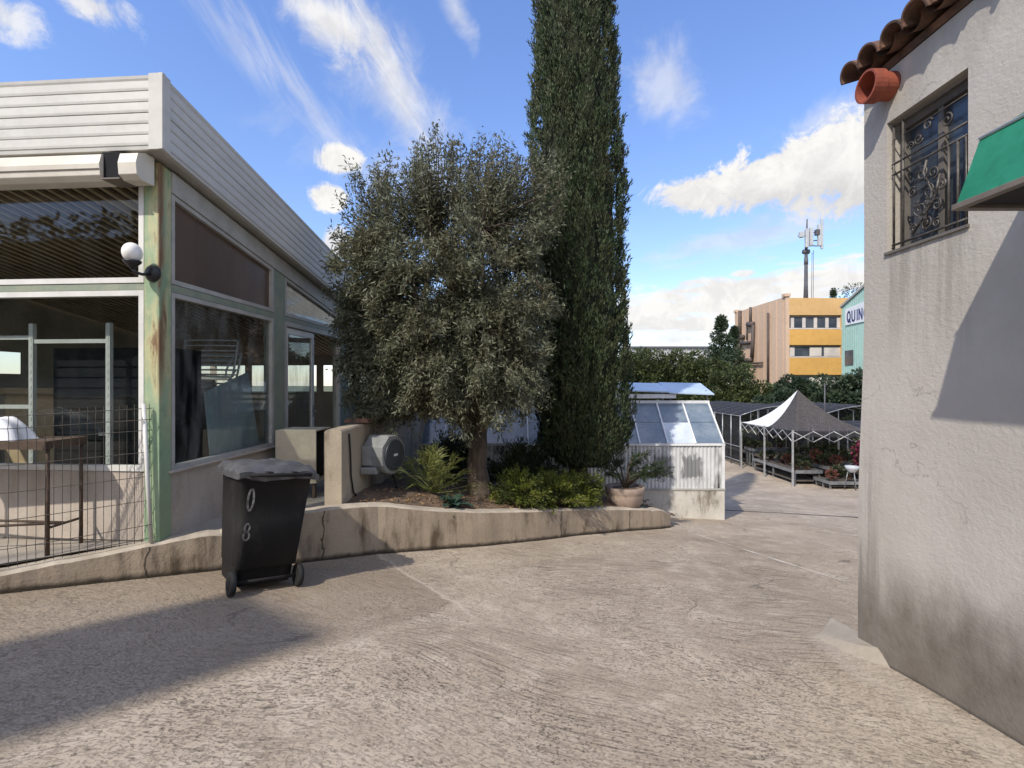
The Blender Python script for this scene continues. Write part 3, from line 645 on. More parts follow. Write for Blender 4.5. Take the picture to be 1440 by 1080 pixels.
# corrugated ceiling, inner walls, floor
mb = MB(); NC = 220; vs = []
for i in range(NC+1):
    t = .16 + (FL-.2)*i/NC; dz = .018*math.sin(i*math.pi/2*1.0)
    for s in (.02, LEN-.05): vs.append(C0 + Fd*t + E*s + Vector((0, 0, zr(s)-.03+dz)))
mb.add(vs, [[2*i, 2*i+1, 2*i+3, 2*i+2] for i in range(NC)]); mb.cur = 1
for i in range(36):
    t = .2+i*.14; mb.hexa([C0+Fd*(t+a_)+E*s_+Vector((0, 0, zr(s_)-.06+b_)) for b_ in (-.035, 0) for s_, a_ in ((.02, 0), (.02, .05), (LEN-.05, .05), (LEN-.05, 0))])
mb.build('ceiling', ['ceilshade', 'ceil'], shop)  # dark sheet and lighter battens paint the shading of the ribs
mb = MB(); fl = [S(.0, .004, -.13), S(LEN, .004, -.13), S(LEN, .004, -.13)+Fd*FL, S(.0, .004, -.13)+Fd*FL]; mb.quad(*fl); mb.build('floor', 'floor', shop)
mb = MB(); L0 = S(0, 0, 0)+Fd*FL; L1 = S(LEN, 0, 0)+Fd*FL

def lw2(s0, s1, z0, z1a, z1b):
    a0, a1 = S(s0, 0)+Fd*FL, S(s1, 0)+Fd*FL; mb.quad(up(a0, z0), up(a1, z0), up(a1, z1b), up(a0, z1a))
lw2(0, LEN, -.02, 1.62, 1.62)
lw2(0, LEN, 1.98, zr(0), zr(LEN))
for k in range(5): s0 = k*LEN/5; lw2(s0, s0+.95, 1.62, 1.98, 1.98)
def bw(t0, t1, z0, z1): mb.quad(up(S(LEN-.02, 0)+Fd*t0, z0), up(S(LEN-.02, 0)+Fd*t1, z0), up(S(LEN-.02, 0)+Fd*t1, z1), up(S(LEN-.02, 0)+Fd*t0, z1))
bw(.1, FL, -.02, 1.25); bw(.1, FL, 1.95, 2.25)
for k in range(6): bw(.1+k*1.0, .3+k*1.0, 1.25, 1.95)
mb.build('wall', 'inwall', shop)
mb = MB(); qbox(mb, .2, FL-.2, -2.2, -2.05, 2.72, 2.85); mb.build('ceiling_beam', 'greenframe', shop)

# things inside, seen through the glass
def abox(name, mat, p, ux, w_, d_, h_, parent, bevel=.004):
    uy = Vector((-ux.y, ux.x, 0)); a = Vector(p)
    return MB().hexa([a, a+ux*w_, a+ux*w_+uy*d_, a+uy*d_, up(a, a.z+h_), up(a+ux*w_, a.z+h_), up(a+ux*w_+uy*d_, a.z+h_), up(a+uy*d_, a.z+h_)]).build(name, mat, parent, bevel=bevel)
cab = thing('roller_cabinet', 'tall charcoal shutter cabinet standing right behind the front window', 'cabinet', Q(.95, .004, -.47))
abox('body', 'navy', Q(1.56, .004, -.47), -Fd, 1.26, .5, 1.82, cab)
mb = MB()
for k in range(15): qbox(mb, .34, 1.53, -.465, -.455, .12+k*.108, .205+k*.108)
mb.build('shutter', 'navy', cab); mb = MB(); qbox(mb, .9, 1.02, -.452, -.435, .92, .95); mb.build('handle', 'steel', cab)
rk = thing('display_frame', 'white slotted metal display frame behind the front window', 'shelf frame', Q(1.2, .004, -.32))
for t in (.77, 1.60):
    mb = MB(); qbox(mb, t, t+.045, -.34, -.30, .004, 2.06)
    for k in range(22): qbox(mb, t+.014, t+.031, -.2995, -.296, .2+k*.08, .235+k*.08)
    mb.build('upright', 'white', rk)
for t0, t1, z in ((.816, 1.599, 1.86), (1.646, 2.4, 1.90), (1.646, 2.4, 1.2)):
    mb = MB(); qbox(mb, t0, t1, -.33, -.31, z, z+.04); mb.build('crossbar', 'white', rk)
ct = thing('counter', 'pale wooden counter at the back of the shop', 'counter', Q(2.2, .004, -2.4))
abox('worktop', 'tan', Q(4.7, 1.30, -2.5), -Fd, 2.3, .5, .09, ct); abox('front_panel', 'tan', Q(4.65, .01, -2.62), -Fd, 2.2, .06, 1.28, ct)
dk = thing('low_cabinet', 'low black cabinet inside behind the side window', 'cabinet', S(1.4, .004, -.6))
abox('body', 'black', S(1.15, .004, -.42), E, .75, .42, 1.30, dk); abox('top_shelf', 'wframe', S(1.13, 1.306, -.41), E, .79, .44, .03, dk)
o = MB().hexa([S(.90, .655, -.12), S(1.90, .62, -.12), S(1.90, .62, -.105), S(.90, .655, -.105), S(.88, 1.36, -.17), S(1.72, 1.60, -.17), S(1.72, 1.60, -.155), S(.88, 1.36, -.155)]).build('leaning_sheet', 'bluepanel')
tag(o, 'pale blue sheet of board leaning inside the side window', 'board')
def lounger():
    t = thing('slatted_chair', 'white slatted chair lowest on the black cabinet inside the side window', 'chair', S(1.5, 0, -.5), 'white slatted chairs stacked inside the shop')
    def sp(s_, o_, z): return S(s_, z, o_)
    m_ = MB()
    rail = [(1.30, 1.345), (1.42, 1.38), (1.50, 1.58), (1.58, 1.82)]
    for o_ in (-.80, -.16): m_.tube([sp(s_, o_, z) for s_, z in rail], .013, 6)
    for k in range(12):
        f = k/11*2.98; i = int(f); q = f-i; s_ = rail[i][0]+(rail[i+1][0]-rail[i][0])*q; z = rail[i][1]+(rail[i+1][1]-rail[i][1])*q
        m_.tube([sp(s_, -.805, z), sp(s_-.01, -.48, z+.006), sp(s_, -.155, z)], .011, 5)
    m_.build('slatted_shell', 'white', t)
    for o_ in (-.76, -.20):
        m_ = MB(); m_.tube([sp(1.33, o_, 1.352), sp(1.36, o_, 1.46), sp(1.53, o_, 1.62)], .012, 5); m_.build('arm', 'white', t)
    return t
l0 = lounger(); l1 = copy_tree(l0); l1.location = l0.location + Vector((-.03, .06, .17)); l1.rotation_euler = (R(3), 0, R(4)); l1['label'] = 'white slatted chair stacked on top inside the side window'

# roller awning cassette over the front window
aw = thing('roller_awning', 'cream roller awning cassette closed under the shop fascia', 'awning', Q(2, 3.26, .1))
def cass(t0, t1, m_, r=.105):
    ring = []
    for t in (t0, t1):
        ring.append([Q(t, 3.395+z, .12+o_) for o_, z in ((-.08, -.13), (.06, -.135), (.115, -.10), (.125, 0), (.10, .09), (.02, .125), (-.08, .125))])
    return m_.loft(ring, smooth=False)
cass(.36, FL, MB()).build('cassette', 'cass', aw, bevel=.006)
cass(.015, .185, MB()).build('end_cap', 'cass', aw, bevel=.006)
mb = MB(); qbox(mb, .18, .37, .045, .20, 3.275, 3.51); mb.build('roller', 'navy', aw)
mb = MB(); qbox(mb, .186, .36, .03, .225, 3.262, 3.274); mb.build('front_rail', 'awnbox', aw)
mb = MB(); qbox(mb, .36, FL, .243, .249, 3.345, 3.352); mb.build('seam', 'awnbox', aw)

# globe lamp on the corner post
lamp = thing('wall_lamp', 'white globe lamp on a black bracket fixed to the green corner post', 'lamp', Q(.08, 2.35, .02))
mb = MB(); mb.loft([[Q(.055, 2.47, o_) + Vector((math.cos(2*math.pi*j/18)*r, 0, math.sin(2*math.pi*j/18)*r*1.1)) for j in range(18)] for o_, r in ((.001, .072), (.02, .070), (.04, .045), (.045, .01))]); mb.build('wall_plate', 'black', lamp)
gc = Q(.115, 2.62, .17)
mb = MB(); mb.tube([Q(.055, 2.46, .04), Q(.07, 2.44, .11), Q(.1, 2.45, .16), gc+Vector((0, 0, -.13))], .014, 8); mb.lathe(gc, [(.012, -.15), (.03, -.125), (.07, -.085), (.072, -.07), (.05, -.072)], 18); mb.build('bracket', 'black', lamp)
mb = MB(); mb.sphere((0, 0, 0), .090, 28, 16, 1.); mb.jit(lambda p: Vector((gc.x+p.x*.80, gc.y+p.y, gc.z+p.z))); mb.build('globe', 'globe', lamp)

# ------------------------------------------------------------------ wire fence on the kerb, table behind it
fe = thing('wire_fence', 'dark welded wire mesh fence on the kerb in front of the shop', 'fence', (-3.4, 4.55, 0))
fa = Vector((-3.29, 4.60, 0)); fb = Vector((-5.9, 2.62, 0)); fdv = (fb-fa); fl_ = fdv.length; fdv.normalize(); fn = Vector((fdv.y, -fdv.x, 0))
if fn.y > 0: fn = -fn
def fp(u, z):
    zb = kerb_at((fa+fdv*u).x)[1]; p = fa+fdv*u
    off = 0.
    for zc, a in ((.16, .035), (1.12, .04)):
        off += a*max(0, 1-abs(z-zc)/.06)
    off += .012*math.sin(u*2.3+z*3)
    return Vector((p.x, p.y, zb+.02+z)) + fn*off
mb = MB(); nW = 50
for i in range(nW):
    u = .05+i*.054; mb.tube([fp(u, z) for z in (0., .1, .16, .22,   .45, .7, .95, 1.06, 1.12, 1.18, 1.26)], .0031, 4, False)
for z in (.03, .16, .38, .60, .82, 1.02, 1.12, 1.22): mb.tube([fp(u, z) + fn*.004 for u in np.linspace(.03, 2.75, 24)], .0031, 4, False)
mb.build('wire_mesh', 'wire', fe)
pb = fa+fdv*.035+fn*.03; mb = MB(); mb.tube([(pb.x, pb.y, 0.0), (pb.x-.03, pb.y-.01, .6), (pb.x-.055, pb.y-.02, 1.27)], .017, 10); mb.build('post', 'white', fe)
tb = thing('metal_table', 'rusty metal frame table behind the wire fence', 'table', (-4.45, 4.4, -.014))
tz = -.014
def tl_(x, y, z): return (x, y, z)
mb = MB(); mb.box(-5.2, -3.96, 4.22, 4.60, .92, .955); mb.build('tabletop', 'rust', tb)
mb = MB(); mb.box(-5.2, -3.94, 4.205, 4.218, .895, .965); mb.box(-5.2, -3.94, 4.603, 4.616, .895, .965); mb.box(-3.955, -3.94, 4.219, 4.602, .895, .965); mb.build('rim', 'rust', tb)
for x, y in ((-3.965, 4.25), (-3.965, 4.58), (-5.15, 4.25), (-5.15, 4.58)):
    mb = MB(); mb.tube([(x, y, tz), (x, y, .90)], .016, 6); mb.build('leg', 'rust', tb)
for x in (-3.965, -5.15):
    mb = MB(); mb.tube([(x, 4.25, .22), (x, 4.58, .22)], .012, 6); mb.build('stretcher', 'rust', tb)
for y0, y1 in ((4.42, 4.60), (4.42, 4.24)):
    mb = MB(); mb.tube([(-3.97, y0, .22), (-5.15, y1, .20)], .012, 6); mb.build('stretcher', 'rust', tb)
mb = MB(); n = 14; vs = []
for j in range(n+1):
    for i in range(n+1):
        u, v = i/n, j/n; e = min(1, 4*min(u, 1-u))*min(1, 4*min(v, 1-v))
        vs.append((-4.95+.62*u+.03*math.sin(7*v), 4.25+.32*v, .957+.27*e**.6*(.85+.15*math.sin(5*u+3*v)) if 0 < i < n and 0 < j < n else .957))
mb.add(vs, [[j*(n+1)+i, j*(n+1)+i+1, (j+1)*(n+1)+i+1, (j+1)*(n+1)+i] for j in range(n) for i in range(n)], True)
mb.add([vs[0], vs[n], vs[-1], vs[-n-1]], [[3, 2, 1, 0]])
tag(mb.build('covered_bundle', 'cloth'), 'white sheet draped over a bundle on the rusty table', 'bundle')

# ------------------------------------------------------------------ wheelie bin
bl = Vector((-2.32, 4.50, 0)); bl.z = gz(bl.x, bl.y)
bn = thing('wheelie_bin', 'black two wheeled refuse bin with faded lid standing against the kerb', 'bin', bl, rotz=R(32))
bn.scale = (1.03, 1.03, 1.05); bn.rotation_euler = (R(-2.0), R(6.5), R(43))
ORG[bn] = Vector((0, 0, 0))                  # its parts are drawn around its own origin
def rrect(x0, x1, y0, y1, r, z, k=5):
    o_ = []
    for cx, cy, a0 in ((x1-r, y1-r, 0), (x0+r, y1-r, 90), (x0+r, y0+r, 180), (x1-r, y0+r, 270)):
        for i in range(k): a = R(a0+90*i/(k-1)); o_.append((cx+r*math.cos(a), cy+r*math.sin(a), z))
    return o_
mb = MB(); rings = []
for z, x, y0, y1 in ((.05, .215, -.20, .235), (.07, .225, -.215, .245), (.20, .232, -.222, .262), (.205, .238, -.275, .264), (.6, .262, -.30, .31), (.92, .282, -.318, .345), (.925, .300, -.34, .365), (.985, .303, -.343, .368), (.985, .285, -.325, .35)):
    rings.append(rrect(-x, x, y0, y1, .045, z))
mb.loft(rings, smooth=True)
mb.build('body', 'binm', bn, bevel=0)
mb = MB(); n = 16; vs = []
for j in range(n+1):
    for i in range(n+1):
        u, v = i/n*2-1, j/n*2-1
        dome = .038*(1-u**4)*(1-v**4) + .012*math.sin(9*u+2)*math.cos(6*v) + .012*math.sin(13*v+4*u)
        vs.append((u*.325, .01+v*.375, 1.005+dome-(.03 if max(abs(u), abs(v)) > .95 else 0)))
fs = [[j*(n+1)+i, j*(n+1)+i+1, (j+1)*(n+1)+i+1, (j+1)*(n+1)+i] for j in range(n) for i in range(n)]
mb.add(vs, fs, True)
rim = [vs[i] for i in range(n+1)] + [vs[j*(n+1)+n] for j in range(1, n+1)] + [vs[n*(n+1)+i] for i in range(n-1, -1, -1)] + [vs[j*(n+1)] for j in range(n-1, 0, -1)]
low = [(x*.985, y*.985, z-.045) for x, y, z in rim]; k = len(rim)
mb.add(rim+low, [[i, k+i, k+(i+1) % k, (i+1) % k] for i in range(k)]); mb.add(low, [list(range(k))])
mb.build('lid', 'lid', bn)
mb = MB(); mb.tube([(-.24, -.34, .955), (-.235, -.405, .965), (.235, -.405, .965), (.24, -.34, .955)], .015, 8)
for x in (-.1, .1): mb.box(x-.02, x+.02, -.41, -.335, .95, .99)
mb.build('handle', 'binm', bn)
mb = MB(); mb.tube([(-.25, -.255, .10), (.25, -.255, .10)], .014, 8); mb.build('axle', 'binm', bn)
for sx in (-1, 1):
    mb = MB(); mb.loft([[(sx*(.265+o_), -.255+r*math.cos(2*math.pi*j/20), .10+r*math.sin(2*math.pi*j/20)) for j in range(20)] for o_, r in ((-.022, .08), (-.018, .093), (.018, .093), (.022, .08), (.024, .05))]); wl = mb.build('wheel', 'rubber', bn)
    mb = MB(); mb.loft([[(sx*(.2905+o_), -.255+r*math.cos(2*math.pi*j/14), .10+r*math.sin(2*math.pi*j/14)) for j in range(14)] for o_, r in ((.001, .045), (.006, .03))]); mb.build('hub', 'binm', wl)
def stroke(mb, pts, wd, yf):                 # flat painted stroke on the bin's back
    for a, b in zip(pts, pts[1:]):
        a = Vector((a[0], 0, a[1])); b = Vector((b[0], 0, b[1])); d = (b-a).normalized(); q = Vector((-d.z, 0, d.x))*wd/2; d = d*wd*.25
        mb.quad(*[(p.x, yf(p.z), p.z) for p in (a-d-q, b+d-q, b+d+q, a-d+q)])
def oval(cx, cz, rx, rz, n=14, a0=0, a1=360): return [(cx+rx*math.cos(R(a0+(a1-a0)*i/n)), cz+rz*math.sin(R(a0+(a1-a0)*i/n))) for i in range(n+1)]
yb = lambda z: -.275-(z-.205)*(.318-.275)/.715-.004
mb = MB(); stroke(mb, oval(-.205, .76, .022, .085), .016, yb); mb.build('painted_number', 'chalk', bn)
mb = MB(); stroke(mb, oval(-.205, .538, .019, .032), .014, yb); stroke(mb, oval(-.205, .472, .023, .032), .014, yb); mb.build('painted_number', 'chalk', bn)

# ------------------------------------------------------------------ beige cabinet by the door
ap = thing('enamel_cabinet', 'beige metal cabinet with an open black side by the shop door', 'cabinet', (-2.8, 6.45, -.014))
mb = MB()
x0, x1, y0, y1, z0, z1 = -3.02, -2.50, 6.35, 6.85, .18, .86
mb.box(x0, x1, y0, y0+.02, z0, z1); mb.box(x0, x0+.02, y0+.021, y1, z0, z1); mb.box(x0+.021, x1, y1-.02, y1, z0, z1); mb.box(x0+.021, x1, y0+.021, y1-.021, z0, z0+.02); mb.box(x0+.021, x1, y0+.021, y1-.021, z1-.02, z1)
mb.build('shell', 'beige', ap, bevel=.004); mb = MB(); mb.box(x0+.03, x1-.08, y0+.03, y1-.03, z0+.03, z1-.03); mb.build('lining', 'dark', ap)
for x in (x0+.04, x1-.04):
    for y in (y0+.04, y1-.04):
        mb = MB(); mb.box(x-.02, x+.02, y-.02, y+.02, -.014, z0-.001); mb.build('foot', 'rust', ap)

# ------------------------------------------------------------------ low wall with hose reel
lw = thing('low_wall', 'low rendered wall between the terrace and the planting bed', 'wall', (-2.05, 5.72, 0))
wa = Vector((-1.955, 5.72, 0)); wd_ = Vector((.036, 1, 0)).normalized(); wn = Vector((wd_.y, -wd_.x, 0))
def wp(s, z, o): return wa + wd_*s + wn*o + Vector((0, 0, z))
mb = MB(); ln = 7.0; k = 28; rr = []
for i in range(k+1):
    s_ = ln*i/k; j = random.uniform(-.005, .005); zt = .92 + .012*math.sin(s_*2)
    rr.append([wp(s_, -.5, -.20), wp(s_, -.5, j), wp(s_, zt-.02, j), wp(s_, zt, -.02), wp(s_, zt, -.18), wp(s_, zt-.02, -.20+j)])
mb.loft(rr, smooth=False); mb.build('wall', 'lowwall', lw)
mb = MB()
for i in range(13):
    s0 = .75 + i*.42
    for off in (-.20, -.10, .0):
        ring = []
        for s_, r_ in ((s0, .062), (s0+.44, .052)):
            ring.append([wp(s_, .925+.02*(s_ == s0)+r_*math.sin(R(a)), off+r_*math.cos(R(a))) for a in range(0, 181, 30)])
        n = 7; mb.add(ring[0]+ring[1], [[q, q+1, n+q+1, n+q] for q in range(n-1)] + [list(range(n))[::-1]], False)
mb.build('tile_coping', 'terra', lw)
hr = thing('hose_reel', 'grey wall mounted garden hose reel with a dark round disc', 'hose reel', wp(1.0, .45, .25))
ax = Vector((.92, -.39, 0)).normalized(); sx = Vector((-ax.y, ax.x, 0)); hc = Vector((-1.66, 6.58, .52))
def hp(u, v, a): return hc + sx*u + Vector((0, 0, v)) + ax*a
prof_ = [(.26*math.cos(R(a)), .26*math.sin(R(a))) for a in range(-140, 95, 12)] + [(-.10, .262), (-.24, .13), (-.25, .0), (-.235, -.12)]
mb = MB(); mb.loft([[hp(u*sc, v*sc, a) for u, v in prof_] for a, sc in ((-.21, .93), (-.19, 1.), (.09, 1.), (.115, .95))], smooth=False); mb.build('housing', 'hosegrey', hr, bevel=.012)
mb = MB(); mb.loft([[hp(.01+r*math.cos(2*math.pi*j/28), r*math.sin(2*math.pi*j/28), a) for j in range(28)] for a, r in ((.112, .205), (.135, .20), (.14, .17), (.134, .16), (.134, .06), (.14, .05))], smooth=False); ds = mb.build('disc', 'hosedark', hr)
mb = MB(); mb.hexa([hp(u, v, a) for a in (.141, .146) for u, v in ((-.03, -.012), (.05, -.012), (.05, .016), (-.03, .016))]); mb.build('badge', 'white', ds)
bk0 = wp(.62, .0, .002)
mb = MB(); mb.hexa([wp(.66, .40, .002), wp(.66, .40, .17), wp(.98, .40, .17), wp(.98, .40, .002), wp(.66, .66, .002), wp(.66, .66, .17), wp(.98, .66, .17), wp(.98, .66, .002)])
mb.hexa([wp(.6, .30, .002), wp(.6, .30, .22), wp(1.0, .30, .24), wp(1.0, .30, .002), wp(.6, .385, .002), wp(.6, .385, .20), wp(1.0, .385, .22), wp(1.0, .385, .002)])
mb.build('bracket', 'hosegrey', hr, bevel=.01)
mb = MB(); mb.tube([wp(.2, .86, .012), wp(.22, .6, .02), wp(.25, .35, .016), wp(.32, .14, .02), wp(.42, .06, .03)], .011, 6); tag(mb.build('hanging_cable', 'rubber'), 'thin black cable hanging down the low wall beside the hose reel', 'cable')
mb = MB(); mb.tube([hp(.1, -.24, 0), hp(.14, -.36, .03), hp(.2, -.46, .02), hp(.16, -.52, 0)], .014, 6); mb.build('hose_end', 'rubber', hr)

# ------------------------------------------------------------------ trees of the bed
def olive():
    bx, by = -.50, 7.45; bz = soil_z(bx, by)-.04
    t = thing('olive_tree', 'broad grey green olive tree with a twisted trunk in the planting bed', 'tree', (bx, by, bz))
    tr = MB(); fork = Vector((-.54, 7.5, .75))
    tr.tube([(bx, by, bz-.15), (bx+.02, by, bz+.1), (bx-.03, by+.02, .2), (bx-.01, by, .45), fork], [.24, .19, .15, .145, .16], 14)
    cen = Vector((-.95, 7.5, 2.85)); ext = Vector((1.65, 1.5, 1.95))
    majors = []
    for i in range(26):
        v = Vector(rvec(1)[0]); v = Vector((v.x*ext.x, v.y*ext.y, v.z*ext.z))*random.uniform(.42, .68)
        if v.z < -1.3: v.z *= .6
        majors.append(cen+v)
    limbs = [Vector((-1.35, 7.35, 1.6)), Vector((-.25, 7.2, 1.55)), Vector((-.75, 7.9, 1.7)), Vector((.0, 7.8, 1.75))]
    for l in limbs:
        mid = fork.lerp(l, .5) + Vector((random.uniform(-.08, .08), random.uniform(-.08, .08), -.03))
        tr.tube([fork-Vector((0, 0, .08)), mid, l], [.12, .095, .075], 10)
    for m_ in majors:
        l = min(limbs, key=lambda q: (q-m_).length); mid = l.lerp(m_, .5)+Vector((random.uniform(-.15, .15), random.uniform(-.15, .15), random.uniform(.0, .2)))
        tr.tube([l-Vector((0, 0, .02)), mid, m_], [.06, .038, .018], 7)
    tips = []
    LP, LD = [], []
    blobs = [(cen, ext, 500), (Vector((-1.75, 7.3, 3.3)), Vector((.85, .9, 1.2)), 110), (Vector((-1.5, 7.1, 1.75)), Vector((.95, .8, .8)), 120), (Vector((-.15, 7.2, 2.5)), Vector((.75, .8, 1.2)), 110),
             (Vector((-.6, 6.7, 1.75)), Vector((1.1, .6, .85)), 130), (Vector((-.75, 7.4, 4.2)), Vector((1.25, .9, .62)), 110), (Vector((.15, 7.3, 4.0)), Vector((.6, .6, .75)), 60), (Vector((-1.95, 7.35, 2.3)), Vector((.6, .7, .9)), 70), (Vector((-.85, 6.9, 1.35)), Vector((1.4, .6, .5)), 110), (Vector((-.15, 7.5, 1.75)), Vector((.6, .7, .6)), 60)]
    for c, e, n in blobs:
        for _ in range(n):
            v = Vector(rvec(1)[0])*(random.random()**.33); tip = c+Vector((v.x*e.x, v.y*e.y, v.z*e.z))
            if tip.z < .80 + .3*random.random(): continue
            tips.append(tip)
    for tip in tips:
        mj = min(majors, key=lambda q: (q-tip).length)
        out = (tip-cen); out.normalize(); lift = .35 if tip.z > 3.4 else -.15
        base = mj.lerp(tip, .45); tw = tip + out*.12 + Vector((0, 0, .26 if tip.z > 3.7 else random.uniform(-.22, .12)))
        tr.tube([mj, base+Vector((0, 0, .06)), tip, tw], [.011, .008, .005, .002], 4, False)
        n = random.randint(80, 150) if tip.z > 3.9 else random.randint(130, 215)
        if random.random() < .14: n = int(n*.4)
        for a, b, k in ((base, tip, int(n*.5)), (tip, tw, int(n*.5))):
            a_ = np.array(a); b_ = np.array(b); u = rng.random((k, 1))
            p = a_+(b_-a_)*u + rng.normal(size=(k, 3))*(.075 if a is base else .045)
            d = unit(b_-a_)*.7 + rvec(k) + np.array((0, 0, -.12))
            LP.append(p); LD.append(d)
    tr.build('trunk', 'bark', t)
    LP = np.concatenate(LP); LD = np.concatenate(LD); n = len(LP)
    np_mesh('crown', leaves(LP, LD, rng.uniform(.05, .095, n), rng.uniform(.015, .025, n)), 'olive', t)
olive()
def cypress():
    bx, by = 1.15, 8.65; bz = soil_z(bx, by)-.05
    t = thing('cypress_tree', 'very tall dark columnar cypress behind the olive tree', 'tree', (bx, by, bz))
    mb = MB(); mb.tube([(bx, by, bz-.1), (bx, by, .4), (bx-.02, by, 3), (bx-.08, by, 8), (bx-.12, by, 12)], [.20, .15, .12, .08, .03], 12); mb.build('trunk', 'bark', t)
    zz = [-.02, .25, .7, 1.6, 3., 4.8, 6.5, 8.2, 10., 11.6, 12.7]; rr_ = [.40, .76, .86, .88, .87, .82, .75, .67, .5, .3, .04]
    def Rz(z): return np.interp(z, zz, rr_)
    def cx(z): return bx + .06 - .02*np.asarray(z) 
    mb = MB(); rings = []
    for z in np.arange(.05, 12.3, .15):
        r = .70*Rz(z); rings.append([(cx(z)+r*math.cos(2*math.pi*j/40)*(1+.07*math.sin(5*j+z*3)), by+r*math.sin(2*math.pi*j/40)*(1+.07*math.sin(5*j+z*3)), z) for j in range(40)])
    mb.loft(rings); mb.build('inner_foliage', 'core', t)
    n = 6200; z = rng.uniform(.0, 12.5, n)**1.0; th = rng.uniform(0, 2*np.pi, n)
    lump = .05*np.sin(3*th+z*1.9)+.075*np.sin(13*th+2.2*np.sin(z*1.15+th*2))*np.sin(z*2.1+5*np.sin(3*th))
    r = Rz(z)*(.79+.12*rng.random(n)+lump)
    base = np.stack([cx(z)+r*np.cos(th), by+r*np.sin(th), z], 1); outd = np.stack([np.cos(th), np.sin(th), np.zeros(n)], 1)
    up_ = np.array((0, 0, 1.)); axd = unit(up_*1.0 + outd*rng.uniform(.10, .42, (n, 1)) + rng.normal(size=(n, 3))*.14)
    L = rng.uniform(.14, .30, n); k = 26
    u = rng.random((n, k, 1)); P_ = base[:, None, :] + axd[:, None, :]*u*L[:, None, None] + rng.normal(size=(n, k, 3))*(.040*(1.05-u))
    Dd = axd[:, None, :]*1.2 + rng.normal(size=(n, k, 3))*.38
    P_ = P_.reshape(-1, 3); Dd = Dd.reshape(-1, 3); m_ = len(P_)
    np_mesh('crown', leaves(P_, Dd, rng.uniform(.05, .10, m_), rng.uniform(.014, .026, m_)), 'cyp', t)
cypress()
def sprays(name, label, cat, c, ext, nst, mat, ll, lw_, per=60, upb=.5, droop=.0, stem='bark', group=None, pot=None):
    t = thing(name, label, cat, c, group)
    tr = MB(); LP, LD = [], []
    c = Vector(c)
    for _ in range(nst):
        v = Vector(rvec(1)[0]); v.z = abs(v.z)*upb + .05; v = Vector((v.x*ext[0], v.y*ext[1], v.z*ext[2]))*random.uniform(.6, 1.)
        tip = c+v; mid = c.lerp(tip, .55)+Vector((0, 0, .12*ext[2])); tip.z -= droop*v.length
        tr.tube([c, mid, tip], [.012, .008, .003], 4, False)
        for a, b, k in ((mid, tip, per), (c.lerp(mid, .5), mid, per//2)):
            a_ = np.array(a); b_ = np.array(b); u = rng.random((k, 1))
            LP.append(a_+(b_-a_)*u+rng.normal(size=(k, 3))*.04*max(ext)); LD.append(unit(b_-a_)*1.0+rvec(k)*.75+np.array((0, 0, .2)))
    tr.build('stems', stem, t)
    LP = np.concatenate(LP); LD = np.concatenate(LD); n = len(LP)
    np_mesh('foliage', leaves(LP, LD, rng.uniform(.7, 1.2, n)*ll, rng.uniform(.7, 1.2, n)*lw_), mat, t)
    return t
jx = [(.12, 7.25, .55, 'olive green juniper shrub close beside the olive trunk'), (.62, 7.55, .62, 'bright green spreading juniper in the middle of the bed'), (1.05, 7.95, .60, 'bright yellow green juniper overhanging the kerb by the pot')]
for x, y, e, lb in jx:
    sprays('juniper_shrub', lb, 'shrub', (x, y, soil_z(x, y)), (e, e*.8, .62), 80, 'junip', .055, .016, 80, .95, .05, group='junipers in the planting bed')
sprays('leafy_shrub', 'dark scrubby shrub growing behind the junipers under the trees', 'shrub', (.15, 8.5, soil_z(.15, 8.5)), (.85, .5, 1.0), 90, 'darkleaf', .07, .02, 70, .9)
sprays('leafy_shrub', 'dark leafy shrub in the shade left of the olive trunk', 'shrub', (-1.0, 8.6, soil_z(-1.0, 8.6)), (.6, .5, 1.0), 60, 'darkleaf', .07, .02, 60, .9)
# palm-like clump
def palm(c):
    t = thing('fan_palm', 'low bushy fan palm with spiky fronds between hose reel and olive trunk', 'palm', c); c = Vector(c)
    st = MB(); V = []
    for i in range(70):
        a = random.uniform(0, 2*math.pi); e = random.uniform(.05, 1.45); ln_ = random.uniform(.22, .54)
        d = Vector((math.cos(a)*math.cos(e), math.sin(a)*math.cos(e), math.sin(e))); tip = c+d*ln_
        st.tube([c, c+d*ln_*.5, tip], [.006, .005, .003], 5, False)
        sd = d.cross(Vector((0, 0, 1))).normalized(); nn_ = sd.cross(d)
        for k in range(9):
            b = R(-60+15*k+random.uniform(-5, 5)); l_ = random.uniform(.20, .34)*(1-.2*abs(k-4)/4)
            dd = (d*math.cos(b)+sd*math.sin(b)+nn_*random.uniform(-.1, .3)).normalized(); wv = (dd.cross(nn_)*.8+nn_*.5).normalized()*.0085
            m_ = tip+dd*l_*.5; e_ = tip+dd*l_-Vector((0, 0, l_*.25))
            V.append([tip, m_+wv, e_, m_-wv])
    st.build('stems', 'palm', t)
    np_mesh('fronds', np.array([[tuple(p) for p in q] for q in V]), 'palm', t)
palm((-1.06, 6.85, soil_z(-1.06, 6.85)+.05))
